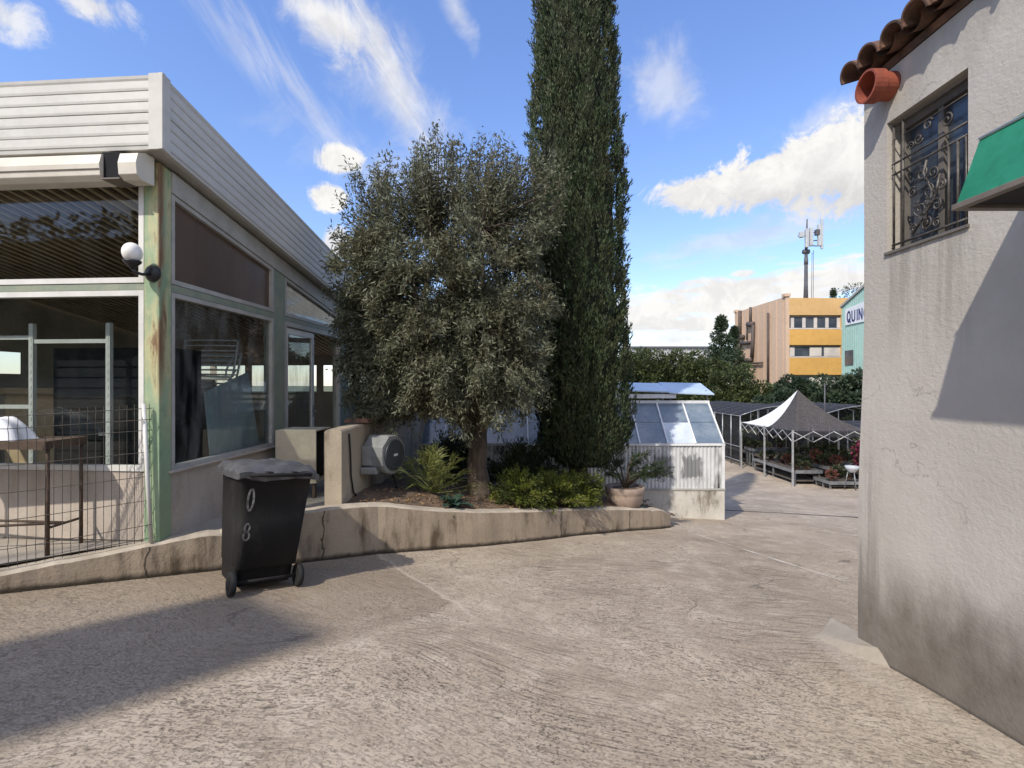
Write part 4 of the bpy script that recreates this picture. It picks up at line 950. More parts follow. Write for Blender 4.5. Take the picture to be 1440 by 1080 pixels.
# broad blue-green leaves at the kerb
def rosette(name, label, c, n, ln_, wd, mat, cat='plant', group=None):
    t = thing(name, label, cat, c, group); c = Vector(c); mb = MB()
    for i in range(n):
        a = 2*math.pi*i/n*1.618*3; e = R(random.uniform(10, 60)); d = Vector((math.cos(a)*math.cos(e), math.sin(a)*math.cos(e), math.sin(e))); s_ = Vector((-math.sin(a), math.cos(a), 0))
        pts = []
        for u, w_ in ((.0, .12), (.3, .8), (.6, 1.), (.85, .6), (1., .05)):
            q = c+d*ln_*u-Vector((0, 0, ln_*.45*u*u)); pts += [q-s_*wd*w_*.5+Vector((0, 0, .012)), q, q+s_*wd*w_*.5+Vector((0, 0, .012))]
        mb.add(pts, [[3*k+j, 3*k+j+1, 3*k+j+4, 3*k+j+3] for k in range(4) for j in range(2)], True)
    mb.build('leaves', mat, t); return t
rosette('broadleaf_plant', 'low blue green broad leaved plant on the kerb below the fan palm', (-.78, 6.55, soil_z(-.78, 6.55)), 14, .30, .12, 'bushleaf')
rosette('broadleaf_plant', 'small green succulent on the kerb right of the stone pot', (2.12, 8.5, soil_z(2.12, 8.5)+.03), 12, .20, .07, 'bushleaf')
# pot with a dark windswept shrub
pc = Vector((1.93, 8.52, soil_z(1.93, 8.52)-.02))
pt = thing('potted_shrub', 'dark windswept shrub in a wide pale stone pot at the end of the bed', 'potted plant', pc)
mb = MB(); mb.lathe(pc, [(.24, 0), (.285, .05), (.32, .20), (.315, .215), (.325, .235), (.335, .33), (.30, .34), (.285, .30), (.01, .29)], 26); mb.build('pot', 'potm', pt)
mb = MB(); mb.lathe(pc, [(.284, .295), (.01, .305)], 20); mb.build('compost', 'soil', pt)
tr = MB(); LP, LD = [], []; b0 = pc+Vector((0, 0, .3))
for (vx, vy, vz) in [(.55, -.1, .45), (.75, .0, .34), (-.35, .0, .5), (.1, -.2, .6), (.35, .1, .62), (-.1, .2, .5), (.6, .2, .2), (-.3, -.2, .3), (.2, -.25, .3)]:
    tip = b0+Vector((vx, vy, vz))*.95; mid = b0.lerp(tip, .45)+Vector((0, 0, .1)); tr.tube([b0, mid, tip], [.022, .014, .005], 5)
    for _ in range(9):
        s0 = mid.lerp(tip, random.random()); e = s0 + Vector((vx*.25+random.gauss(0, .1), random.gauss(0, .1), random.gauss(.02, .06))); k = 60
        a_ = np.array(s0); b_ = np.array(e); u = rng.random((k, 1)); LP.append(a_+(b_-a_)*u+rng.normal(size=(k, 3))*.018); LD.append(unit(b_-a_)+rvec(k)*.6)
tr.build('stems', 'bark', pt); LP = np.concatenate(LP); LD = np.concatenate(LD); n = len(LP)
np_mesh('foliage', leaves(LP, LD, rng.uniform(.03, .055, n), .013), 'darkleaf', pt)

# ------------------------------------------------------------------ greenhouse
gh = thing('greenhouse', 'white lean greenhouse with blue grey glass roof behind the planting bed', 'greenhouse', (1.2, 9.8, -1.2))
GX0, GX1, GY0, GYR, GY1 = -1.9, 4.2, 9.9, 10.68, 12.6; EZ, RZ_ = .225, 1.045
mb = MB(); mb.box(GX0, GX1+.02, GY0-.02, GY1, -1.75, -.66); mb.build('base_wall', 'ghbase', gh)
mb = MB(); nC = 160
vs = []
for i in range(nC+1):
    x = GX0+(GX1-GX0)*i/nC; o_ = .008*math.cos(i*math.pi)
    vs += [(x, GY0+o_, -.64), (x, GY0+o_, EZ)]
mb.add(vs, [[2*i, 2*i+2, 2*i+3, 2*i+1] for i in range(nC)]); mb.build('front_sheet', 'ghwall', gh)
mb = MB(); mb.box(GX0-.02, GX1+.03, GY0-.035, GY0+.03, -.66, -.625); mb.build('sill_rail', 'frame', gh)
mb = MB(); mb.box(GX0-.02, GX1+.03, GY0-.03, GY0+.04, EZ, EZ+.045); mb.build('eave_rail', 'ghframe', gh)
mb = MB(); mb.box(GX1-.03, GX1+.022, GY0-.028, GY0+.03, -.624, EZ-.001); mb.build('corner_post', 'ghframe', gh)
nP = 11; pw = (GX1-GX0)/nP
def rp(x, t, lift=0.): return Vector((x, GY0+(GYR-GY0)*t - lift*.72, EZ+.046+(RZ_-EZ-.046)*t+lift*.69))
for i in range(nP):
    for j, (t0, t1) in enumerate(((0.0, .49), (.5, 1.))):
        x0, x1 = GX0+i*pw, GX0+(i+1)*pw
        mb = MB(); mb.hexa([rp(x0, t0), rp(x1, t0), rp(x1, t1), rp(x0, t1), rp(x0, t0, .008), rp(x1, t0, .008), rp(x1, t1, .008), rp(x0, t1, .008)])
        o = mb.build('roof_pane', 'film' if (i, j) == (9, 0) else 'ghglass', gh)
        if (i, j) == (9, 0): o['label'] = 'roof pane patched with white film'
for i in range(nP+1):
    x = GX0+i*pw; h_ = .014
    mb = MB(); mb.hexa([rp(x-h_, -.02, .009), rp(x+h_, -.02, .009), rp(x+h_, 1.02, .009), rp(x-h_, 1.02, .009), rp(x-h_, -.02, .035), rp(x+h_, -.02, .035), rp(x+h_, 1.02, .035), rp(x-h_, 1.02, .035)]); mb.build('glazing_bar', 'ghframe', gh)
mb = MB(); mb.box(GX0-.03, GX1+.03, GYR-.02, GYR+.06, RZ_-.03, RZ_+.05); mb.build('ridge', 'ghframe', gh)
mb = MB(); mb.hexa([(GX0, GYR+.061, RZ_-.04), (GX1, GYR+.061, RZ_-.04), (GX1, GY1, EZ), (GX0, GY1, EZ), (GX0, GYR+.061, RZ_), (GX1, GYR+.061, RZ_), (GX1, GY1, EZ+.03), (GX0, GY1, EZ+.03)]); mb.build('rear_roof', 'ghglass', gh)
mb = MB(); mb.add([(GX1, GY0+.04, -.655), (GX1, GY1, -.655), (GX1, GY1, EZ), (GX1, GYR, RZ_-.04), (GX1, GY0+.04, EZ)], [[0, 1, 2, 3, 4]]); mb.add([(GX0, GY0+.04, -.655), (GX0, GY1, -.655), (GX0, GY1, EZ), (GX0, GYR, RZ_-.04), (GX0, GY0+.04, EZ)], [[4, 3, 2, 1, 0]]); mb.build('end_wall', 'ghwall', gh)
for xa, xb, dz in ((2.35, 3.35, .05), (3.36, 4.3, 0.)):
    mb = MB(); mb.hexa([(xa, GYR-.1, RZ_+.20+dz), (xb, GYR-.1, RZ_+.17+dz), (xb+.03, GYR+.75, RZ_+.40), (xa, GYR+.75, RZ_+.42), (xa, GYR-.1, RZ_+.225+dz), (xb, GYR-.1, RZ_+.195+dz), (xb+.03, GYR+.75, RZ_+.425), (xa, GYR+.75, RZ_+.445)]); v_ = mb.build('roof_vent', 'vent', gh)
    mb = MB()
    for x in (xa+.05, xb-.1): mb.tube([(x, GYR, RZ_+.02), (x, GYR+.1, RZ_+.27)], .012, 6)
    mb.build('stay', 'steel', v_)
mb = MB(); mb.box(GX0, 3.5, GYR-.06, GYR-.03, RZ_+.10, RZ_+.19); mb.build('vent_board', 'ghframe', gh)
mb = MB(); mb.hexa([(-1.9, GYR-.1, RZ_+.22), (.8, GYR-.1, RZ_+.22), (.8, GYR+.7, RZ_+.44), (-1.9, GYR+.7, RZ_+.44), (-1.9, GYR-.1, RZ_+.245), (.8, GYR-.1, RZ_+.245), (.8, GYR+.7, RZ_+.465), (-1.9, GYR+.7, RZ_+.465)]); mb.build('roof_vent', 'vent', gh)

# ------------------------------------------------------------------ stucco house (right)
HX = 2.61; HY1 = 3.69; HY0 = -5.; HT = 3.62
ho = thing('stucco_house', 'grey rough stucco house with clay tile eaves on the right', 'house', (HX, HY1, gz(HX, HY1)))
WY0, WY1, WZ0, WZ1 = 2.848, 3.466, 2.345, 3.262
ys = sorted(set([HY0, -3, -1, 0] + list(np.arange(.5, HY1, .2)) + [WY0, WY1, HY1-.05, HY1])); zs = sorted(set([-.9, -.3, 0, .3, .6, .9, 1.2, 1.5, 1.9, 2.2, WZ0, 2.7, 3.0, WZ1, HT]))
def flare(y, z):
    t = min(max((2.0-z)/1.6, 0), 1); k = min(max((y-3.0)/.6, 0), 1); return .045*t*t*(3-2*t)*k
mb = MB(); vs = [(HX-flare(y, z), float(y), z) for z in zs for y in ys]; ny = len(ys); fs = []
for j in range(len(zs)-1):
    for i in range(ny-1):
        if WY0-1e-6 <= ys[i] < WY1-1e-6 and WZ0-1e-6 <= zs[j] < WZ1-1e-6: continue
        fs.append([j*ny+i, (j+1)*ny+i, (j+1)*ny+i+1, j*ny+i+1])
mb.add(vs, fs)
rd = .17
a, b, c, d = (HX, WY0, WZ0), (HX, WY1, WZ0), (HX, WY1, WZ1), (HX, WY0, WZ1)
i_ = lambda p: (HX+rd, p[1], p[2])
for p, q in ((a, b), (b, c), (c, d), (d, a)): mb.quad(p, q, i_(q), i_(p))
bx_ = [(HX-flare(HY1, z), HY1, z) for z in zs]; mb.add(bx_+[(9., HY1, z) for z in zs], [[k, k+1, len(zs)+k+1, len(zs)+k] for k in range(len(zs)-1)])
mb.add([(HX, HY1, HT), (9, HY1, HT), (9, HY1, HT+1.8), (HX+.1, HY1, HT+.03)], [[0, 1, 2, 3]])
mb.quad((HX, HY0, -.9), (9, HY0, -.9), (9, HY0, HT), (HX, HY0, HT))
mb.build('wall', 'stucco', ho)
# roof with canal tiles
TH = R(17); ex, ez = 2.485, 3.645
def tp(l, y, h): return (ex+l*math.cos(TH)-h*math.sin(TH), y, ez+l*math.sin(TH)+h*math.cos(TH))
mb = MB(); mb.hexa([tp(.12, HY0, -.045), tp(.12, HY1+.02, -.045), tp(6.5, HY1+.02, -.045), tp(6.5, HY0, -.045), tp(.12, HY0, .0), tp(.12, HY1+.02, .0), tp(6.5, HY1+.02, .0), tp(6.5, HY0, .0)]); rf = mb.build('roof', 'terra', ho)
mb = MB(); y = HY1-.06; k = 0
while y > -.6:
    for row in range(4):
        l0 = row*.38 + random.uniform(-.025, .02); r0, r1 = .098, .078; lift = .012
        for ri in (0, .014):
            rings = []
            for l, r in ((l0, r0), (l0+.43, r1)):
                rings.append([tp(l, y+(r-ri)*math.cos(R(a)), lift+(r-ri)*math.sin(R(a))*.95+(.03 if l > l0 else .045)) for a in range(-8, 189, 14)])
            n = len(rings[0]); mb.add(rings[0]+rings[1], [[q, q+1, n+q+1, n+q] for q in range(n-1)], True)
            if ri == 0: first = rings[0]
            else: mb.add(first+rings[0], [[q, q+1, n+q+1, n+q] for q in range(n-1)])
        if row < 4:
            rings = []
            for l in (l0+.05, l0+.45): rings.append([tp(l, y-.1+.085*math.cos(R(a)), .085+.075*math.sin(R(a))) for a in range(180, 361, 20)])
            n = len(rings[0]); mb.add(rings[0]+rings[1], [[q, q+1, n+q+1, n+q] for q in range(n-1)], True)
    y -= .203+random.uniform(-.006, .006)
mb.build('roof_tiles', 'terra', rf)
mb = MB(); py, pz, r_ = 3.43, 3.50, .107
mb.loft([[(x, py+r*math.cos(2*math.pi*j/24), pz+r*math.sin(2*math.pi*j/24)) for j in range(24)] for x, r in ((2.66, .092), (2.52, .092), (2.52, .107), (2.435, .107), (2.435, .092), (2.64, .085))], cap=False, smooth=False)
mb.quad(*[(2.63, py+.086*math.cos(2*math.pi*j/16), pz+.086*math.sin(2*math.pi*j/16)) for j in range(16)]); mb.build('drain_spout', 'pipe', ho)
# window: frame, panes, curtain strip, wrought grille
def wb(m_, y0, y1, z0, z1, x0, x1): return m_.box(HX+x0, HX+x1, y0, y1, z0, z1)
mb = MB(); wb(mb, WY0, WY0+.05, WZ0, WZ1, .09, .15); wb(mb, WY1-.05, WY1, WZ0, WZ1, .09, .15); wb(mb, WY0+.05, WY1-.05, WZ0, WZ0+.05, .09, .149); wb(mb, WY0+.05, WY1-.05, WZ1-.06, WZ1, .09, .149); wb(mb, 3.12, 3.16, WZ0+.05, WZ1-.06, .095, .145)
wi = mb.build('window', 'wframe', ho)
mb = MB(); wb(mb, WY0+.04, WY1-.04, WZ0+.04, WZ1-.05, .125, .131); mb.build('pane', 'bglass', wi)
mb = MB(); wb(mb, WY0-.01, WY1+.01, WZ0-.0, WZ0+.018, -.015, .09); mb.build('sill', 'wframe', wi)
gx_ = HX+.03
def tub(m_, pts, r=.0065, n=6): return m_.tube([(gx_, y, z) for y, z in pts], r, n)
W_ = WY1-WY0; H_ = WZ1-WZ0
def gp(u, v): return (WY1-u*W_, WZ0+v*H_)     # u from the far side, v up
mb = MB()
for v in (.07, .60, .68, .86, .96): tub(mb, [gp(.02, v), gp(.98, v)], .008 if v in (.60, .68, .07) else .0045)
for u in (.04, .17, .74, .84, .93): tub(mb, [gp(u, .03), gp(u, .6 if u > .5 else .97)], .008)
gr = mb.build('grille', 'iron', wi)
def spiral(u, v, r, a0, turns, sgn=1, n=22):
    return [(gp(u, v)[0]+sgn*r*(1-i/n*.8)*math.cos(R(a0)+turns*2*math.pi*i/n), gp(u, v)[1]+r*(1-i/n*.8)*math.sin(R(a0)+turns*2*math.pi*i/n)) for i in range(n+1)]
mb = MB()
for u, v, r, a, s_ in ((.38, .76, .038, 200, 1), (.50, .82, .038, 20, -1), (.72, .77, .042, 90, 1), (.28, .74, .03, 0, 1), (.42, .50, .045, 90, 1), (.56, .47, .042, 270, -1), (.50, .36, .05, 30, 1), (.40, .26, .05, 180, -1), (.60, .24, .045, 0, 1), (.47, .14, .045, 120, 1), (.60, .12, .03, 60, -1), (.32, .14, .03, 0, 1), (.30, .40, .035, 45, -1), (.66, .36, .035, 90, 1)):
    tub(mb, spiral(u, v, r, a, 1.35, s_), .0062, 5)
for pts in ([(.48, .58), (.44, .5), (.5, .42), (.55, .34), (.48, .25), (.46, .1)], [(.3, .1), (.42, .18), (.58, .3), (.64, .44)]):
    tub(mb, [gp(*p) for p in pts], .008, 6)
for u, v, s_ in ((.44, .20, .05), (.52, .29, .045), (.36, .30, .035), (.60, .34, .03), (.50, .45, .03)):
    y_, z_ = gp(u, v)
    for a in range(0, 360, 72):
        mb.add([(gx_-.008, y_, z_), (gx_-.014, y_+s_*.5*math.cos(R(a-25)), z_+s_*.5*math.sin(R(a-25))), (gx_-.006, y_+s_*math.cos(R(a)), z_+s_*math.sin(R(a))), (gx_-.014, y_+s_*.5*math.cos(R(a+25)), z_+s_*.5*math.sin(R(a+25)))], [[0, 1, 2, 3], [3, 2, 1, 0]])
mb.build('scrollwork', 'iron', gr)
# cement wedge at the foot of the corner
mb = MB(); base = [(2.30, 3.95), (2.60, 4.18), (2.63, 3.3), (2.44, 3.50), (2.36, 3.72)]
base = [base[0], base[4], base[3], base[2], base[1]]
bt = [(x, y, gz(x, y)-.05) for x, y in base]; tp_ = [(x+(2.62-x)*.35, y+(3.78-y)*.3, gz(x, y)+h) for (x, y), h in zip(base, (.03, .045, .06, .09, .11))]
mb.loft([bt, tp_], smooth=False); tag(mb.build('cement_wedge', 'slab', bevel=.02), 'rough wedge of cement at the foot of the stucco house corner', 'cement')

# green canvas awning on the house
ga = thing('canopy_awning', 'green canvas canopy awning fixed to the stucco house', 'awning', (HX, 2.2, 2.25))
yA, yN = 2.25, -1.2
PA = [(2.009, 2.262), (2.06, 2.40), (2.115, 2.555), (HX-.004, 2.86)]
def aring(y, wob=0.): return [(x, y, z) for x, z in PA]
mb = MB(); nyy = 26; vs = []
for i in range(nyy+1):
    y = yA+(yN-yA)*i/nyy; wv = .008*math.sin(i*1.9)+.006*math.sin(i*3.1)
    vs += [(PA[0][0], y, PA[0][1]), (PA[1][0]+wv, y, PA[1][1]), (PA[2][0], y, PA[2][1]), ((PA[2][0]+PA[3][0])/2, y, (PA[2][1]+PA[3][1])/2-.012+wv), PA[3][:1]+(y,)+PA[3][1:]]
mb.add(vs, [[i*5+k, i*5+k+1, (i+1)*5+k+1, (i+1)*5+k] for i in range(nyy) for k in range(4)], True)
mb.build('canvas', 'greencanvas', ga)
mb = MB(); mb.add([(PA[0][0], yA, PA[0][1])]+[(x, yA, z) for x, z in PA[1:]]+[(HX-.004, yA, 2.262)], [[0, 1, 2, 3, 4]]); mb.build('end_panel', 'greencanvas', ga)
mb = MB(); mb.tube([(PA[2][0]-.002, yA, PA[2][1]+.004), (PA[2][0]-.002, yN, PA[2][1]+.004)], .008, 6); mb.build('piping', 'piping', ga)
mb = MB(); mb.box(1.995, 2.03, yN, yA+.012, 2.235, 2.262); mb.build('front_bar', 'awnbox', ga, bevel=.003); mb = MB(); mb.box(2.031, HX-.004, yA-.03, yA+.012, 2.235, 2.261); mb.build('end_bar', 'awnbox', ga, bevel=.003)
mb = MB(); mb.quad((2.03, yA-.03, 2.25), (HX-.005, yA-.03, 2.25), (HX-.005, yN, 2.25), (2.03, yN, 2.25)); mb.build('underside', 'dark', ga)  # dark sheet standing in for the shade inside the awning

# unseen tower added behind left to throw the broad soft shadow on the ramp
gp_ = thing('shadow_tower', 'tall narrow unseen tower added to throw the shadow on the ramp', 'tower', (-8.7, -5.6, .25))
mb = MB()
dP = Vector((.80, -.60, 0)).normalized(); nP_ = Vector((.59, .807, 0)); c_ = Vector((-8.65, -5.5, 0))
def obx(m_, hw, hd, z0, z1):
    p = [c_ - dP*hw - nP_*hd, c_ + dP*hw - nP_*hd, c_ + dP*hw + nP_*hd, c_ - dP*hw + nP_*hd]
    m_.hexa([up(q, z0) for q in p]+[up(q, z1) for q in p])
obx(mb, .62, .6, -.2, 10.15); mb.build('shaft', 'lowwall', gp_); mb = MB(); obx(mb, .68, .66, 10.15, 10.27); mb.build('cap', 'kerbtop', gp_)

mb = MB(); mb.box(-38, -9, -19, -15, -1, 9.5); hd_ = mb.build('reflection_hedge', 'core')  # unseen hedge added to keep the front window reflections dark
tag(hd_, 'dense dark hedge added behind the viewpoint to darken the window reflections', 'reflection blocker', kind='stuff')
N = 9000; hp_ = np.stack([rng.uniform(-38, -9, N), rng.uniform(-15.2, -14.3, N), rng.uniform(0, 10.6, N)], 1)
tag(np_mesh('reflection_hedge_leaves', leaves(hp_, rvec(N), rng.uniform(.3, .6, N), .25), 'treeleaf'), 'leafy front of the hedge added to darken the window reflections', 'reflection blocker', kind='stuff')

# ------------------------------------------------------------------ nursery: tents, net houses, benches
GB = -2.35
def tent():
    x0, x1, y0, y1 = 10.32, 13.35, 18.3, 22.4; ze = GB+2.08; zp = ze+1.48
    t = thing('mesh_tent', 'pop up tent with black mesh roof and one white sunlit slope', 'tent', ((x0+x1)/2, (y0+y1)/2, GB))
    pk = Vector(((x0+x1)/2-.15, (y0+y1)/2, zp)); cor = [Vector((x0, y0, ze)), Vector((x1, y0, ze)), Vector((x1, y1, ze)), Vector((x0, y1, ze))]
    mats = ['netfade', 'net', 'net', 'canvas']
    for k in range(4):
        a, b = cor[k], cor[(k+1) % 4]; mb = MB(); n = 8; rows = []
        for i in range(n+1):
            s_ = i/n; h_ = s_**1.75; m0 = a.lerp(pk, s_); m1 = b.lerp(pk, s_); zz_ = ze+(zp-ze)*h_
            for q in range(7): p = m0.lerp(m1, q/6); rows.append((p.x, p.y, zz_-.06*math.sin(math.pi*q/6)*(1-s_)))
        mb.add(rows, [[i*7+q, i*7+q+1, (i+1)*7+q+1, (i+1)*7+q] for i in range(n) for q in range(6)], True)
        mb.mi = [1 if k == 3 and (f_ % 6) >= 3 else 0 for f_ in range(len(mb.f))]
        mb.build('canopy_panel', ['canvas', 'netfade'] if k == 3 else mats[k], t)
        if k in (0, 1, 2, 3):
            mb = MB(); mb.quad(a, b, b-Vector((0, 0, .22)), a-Vector((0, 0, .24))); mb.build('valance', 'net' if k < 3 else 'netthin', t)
    for x, y in ((x0, y0), (x1, y0), (x1, y1), (x0, y1), (x0, (y0+y1)/2), (x1, (y0+y1)/2)):
        mb = MB(); mb.box(x-.026, x+.026, y-.026, y+.026, GB, ze+.02); mb.build('leg', 'alu', t)
    def sciss(a, b, n):
        m_ = MB()
        for i in range(n):
            p, q = a.lerp(b, i/n), a.lerp(b, (i+1)/n)
            m_.tube([p-Vector((0, 0, .03)), q-Vector((0, 0, .42))], .018, 5); m_.tube([p-Vector((0, 0, .42)), q-Vector((0, 0, .03))], .018, 5)
        m_.build('scissor_strut', 'alu', t)
    sciss(cor[0], cor[1], 4); sciss(cor[3], cor[0], 6); sciss(cor[1], cor[2], 6)
    mb = MB(); mb.tube([(pk.x, pk.y, ze-.3), pk], .022, 6); mb.build('centre_pole', 'mastm', t)
    mb = MB(); mb.tube([(pk.x+1.1, pk.y, ze-.3), (pk.x+1.1, pk.y, ze+1.75)], .025, 6); tag(mb.build('steel_pole', 'mastm'), 'thin dark steel pole rising through the mesh roof', 'pole')
tent()
def nethouse(label, x0, x1, y0, y1, h, arch, step, netm='net'):
    t = thing('net_house', label, 'shade house', ((x0+x1)/2, (y0+y1)/2, GB))
    n = int(round((y1-y0)/step))
    for i in range(n+1):
        y = y0+(y1-y0)*i/n
        for x in (x0, x1):
            mb = MB(); mb.tube([(x, y, GB), (x, y, GB+h)], .034, 6); mb.build('post', 'steel', t)
        mb = MB(); mb.tube([(x0+(x1-x0)*q/10, y, GB+h+arch*math.sin(math.pi*q/10)) for q in range(11)], .026, 6); mb.build('hoop', 'steel', t)
    for z in (.25, .9, h-.02):
        mb = MB(); mb.tube([(x0, y0, GB+z), (x0, y1, GB+z)], .02, 5); mb.build('rail', 'steel', t)
    mb = MB(); mb.add([(x0+(x1-x0)*q/10, y, GB+h+.03+arch*math.sin(math.pi*q/10)) for y in (y0, y1) for q in range(11)], [[q, q+1, 12+q, 11+q] for q in range(10)], True); mb.build('roof_net', netm, t)
    for x in (x0+.05, x1):
        mb = MB(); mb.quad((x, y0, GB+.12), (x, y1, GB+.12), (x, y1, GB+h), (x, y0, GB+h)); mb.build('side_net', 'netthin', t)
    mb = MB(); mb.quad((x0, y1+.02, GB+.05), (x1, y1+.02, GB+.05), (x1, y1+.02, GB+h+arch*.7), (x0, y1+.02, GB+h+arch*.7)); mb.build('end_net', 'net', t)
nethouse('long arched shade house with black netting behind the mesh tent', 10.5, 14.2, 22.9, 29.6, 2.35, .42, .9)
nethouse('second arched shade house with black netting further right', 14.6, 18.6, 23.4, 29.6, 2.35, .42, 1.25)
nethouse('flat black net canopy on posts right of the mesh tent', 13.6, 17.5, 19.0, 22.5, 2.0, .12, 1.15)
def bench(label, x0, x1, y0, y1, h, shelf=True):
    t = thing('plant_bench', label, 'bench', ((x0+x1)/2, (y0+y1)/2, GB))
    mb = MB(); n = int((x1-x0)/.13)
    for i in range(n): mb.box(x0+i*.13, x0+i*.13+.10, y0, y1, GB+h-.035, GB+h)
    mb.build('slatted_top', 'woodgrey', t)
    mb = MB(); mb.box(x0-.02, x0-.002, y0-.02, y1+.02, GB+h-.09, GB+h+.03); mb.box(x1-.02, x1-.002, y0-.02, y1+.02, GB+h-.09, GB+h+.03); mb.box(x0, x1-.02, y0-.022, y0-.004, GB+h-.09, GB+h+.03); mb.build('rim', 'steel', t)
    for x in (x0+.05, x1-.08):
        for y in (y0+.08, (y0+y1)/2, y1-.08):
            mb = MB(); mb.box(x-.025, x+.025, y-.025, y+.025, GB, GB+h-.09); mb.build('leg', 'steel', t)
    if shelf: mb = MB(); mb.box(x0+.03, x1-.05, y0+.05, y1-.05, GB+.12, GB+.15); mb.build('lower_shelf', 'woodgrey', t)
    return t
BN = [('long low grey plant bench along the left side of the mesh tent', 10.65, 11.7, 18.75, 22.0, .52), ('grey plant bench in the middle under the mesh tent', 12.0, 12.9, 18.9, 22.0, .62),
      ('plant bench under the net canopy by the pink flowers', 13.0, 14.0, 18.2, 22.3, .75), ('rearmost dark plant bench between the mesh tent and the shade house', 10.9, 13.6, 22.55, 23.3, .85), ('low pallet bench at the near edge of the mesh tent', 11.35, 12.6, 17.75, 18.7, .30), ('plant bench inside the arched shade house', 11.2, 12.4, 23.6, 28.5, .6)]
for b_ in BN: bench(*b_)
def pplant(label, mat, c, r, h, group):
    t = thing('potted_plant', label, 'potted plant', (0, 0, 0), group)
    mb = MB(); mb.lathe((0, 0, 0), [(.07, 0), (.10, .17), (.105, .17), (.095, .15), (.01, .15)], 12); mb.build('pot', 'clay', t)
    n = 170; v = rvec(n); p = v*np.array((r, r, h*.5))*rng.random((n, 1))**.4 + np.array((0, 0, .16+h*.45))
    np_mesh('foliage', leaves(p, v+np.array((0, 0, .4)), rng.uniform(.07, .13, n), .045), mat, t)
    t.location = c; return t
PR_ = {}
kinds = [('redfl', 'small red flowered pot plant on a nursery bench', .18, .26), ('grnpl', 'small leafy green pot plant on a nursery bench', .2, .3), ('clay', None, 0, 0)]
def place(kind, label, c, r, h):
    if kind not in PR_: PR_[kind] = pplant(label, kind, c, r, h, label.replace('small ', '') + ' rows'); return
    o_ = copy_tree(PR_[kind]); o_.location = c; o_.rotation_euler = (0, 0, random.uniform(0, 6)); s_ = random.uniform(.8, 1.3); o_.scale = (s_, s_, s_)
for bi, b_ in enumerate(BN):
    lb, x0, x1, y0, y1, h = b_; nx_ = 3; ny_ = int((y1-y0)/.42)
    for i in range(nx_):
        for j in range(ny_):
            if random.random() < .42: continue
            k = 'redfl' if random.random() < (.35 if bi in (0, 1) else .12) else 'grnpl'
            place(k, kinds[0][1] if k == 'redfl' else kinds[1][1], (x0+.18+i*(x1-x0-.36)/2, y0+.2+j*.42, GB+h), .15, .24)
def pinkbush(c):
    t = thing('flowering_bush', 'bright pink flowering bush beside the house corner', 'bush', c)
    n = 900; v = rvec(n); p = v*np.array((.32, .32, .5))*rng.random((n, 1))**.35+np.array(c)+np.array((0, 0, 1.25))
    mb = MB(); mb.tube([c, Vector(c)+Vector((.03, 0, 1.1))], .03, 6); mb.build('stem', 'bark', t)
    np_mesh('leaves', leaves(p[:450]+rng.normal(size=(450, 3))*.06, v[:450], .14, .07), 'grnpl', t); np_mesh('blooms', leaves(p[450:]*1.0, v[450:]+rvec(450), .12, .10), 'pinkfl', t)
pinkbush((12.75, 18.1, GB))
st = thing('wire_stand', 'small wire stand holding a pale round basin near the house corner', 'stand', (11.95, 17.5, GB))
for a in (30, 150, 270):
    mb = MB(); mb.tube([(11.95+.22*math.cos(R(a)), 17.5+.22*math.sin(R(a)), gz(11, 17.5)), (11.95+.12*math.cos(R(a)), 17.5+.12*math.sin(R(a)), GB+.72)], .014, 5); mb.build('leg', 'steel', st)
mb = MB(); mb.lathe((11.95, 17.5, GB+.70), [(.10, 0), (.20, .12), (.22, .22), (.18, .20), (.01, .06)], 16); mb.build('basin', 'antp', st)

# ------------------------------------------------------------------ background trees
def tree(name, label, x, y, top, wd, n, mat, lsz, conic=False, bare=.15, group='trees beyond the nursery', base=None):
    zb = GB if base is None else base; H = top-zb
    t = thing(name, label, 'tree', (x, y, zb), group)
    mb = MB(); mb.tube([(x, y, zb-.1), (x+.1, y, zb+H*.3), (x, y, zb+H*.75)], [wd*.06+.05, wd*.045+.03, .03], 8)
    for _ in range(7):
        a = random.uniform(0, 6.28); z0 = zb+H*random.uniform(.2, .55); mb.tube([(x, y, z0), (x+wd*.32*math.cos(a), y+wd*.32*math.sin(a), z0+H*.2)], [.05, .015], 5)
    mb.build('trunk', 'bark', t)
    nc = 46 if not conic else 60
    if conic:
        f = rng.random(nc)**1.3; a = rng.uniform(0, 2*np.pi, nc); r = wd/2*(1-f)**.85*rng.uniform(.1, .85, nc)
        cc_ = np.stack([x+r*np.cos(a), y+r*np.sin(a), zb+H*(bare+(1-bare)*f*.97)], 1); cr = wd*(.20*(1-f)+.07)
    else:
        v = rvec(nc)*rng.random((nc, 1))**.4; v[:, 2] *= 1
        cc_ = np.array((x, y, zb+H*(bare+(1-bare)*.5)))+v*np.array((wd*.42, wd*.42, H*(1-bare)*.42)); cr = wd*rng.uniform(.10, .18, nc)
    k = n//nc; v = rvec(nc*k).reshape(nc, k, 3); p = cc_[:, None, :]+v*cr[:, None, None]*np.array((1, 1, .8))*rng.random((nc, k, 1))**.3
    d = v+rng.normal(size=v.shape)*.5+np.array((0, 0, .25)); p = p.reshape(-1, 3); m_ = len(p)
    np_mesh('crown', leaves(p, d.reshape(-1, 3), rng.uniform(.7, 1.3, m_)*lsz, rng.uniform(.4, .6, m_)*lsz), mat, t)
def at(px, py, d): q = P(px, py, d); return q.x, d, q.z
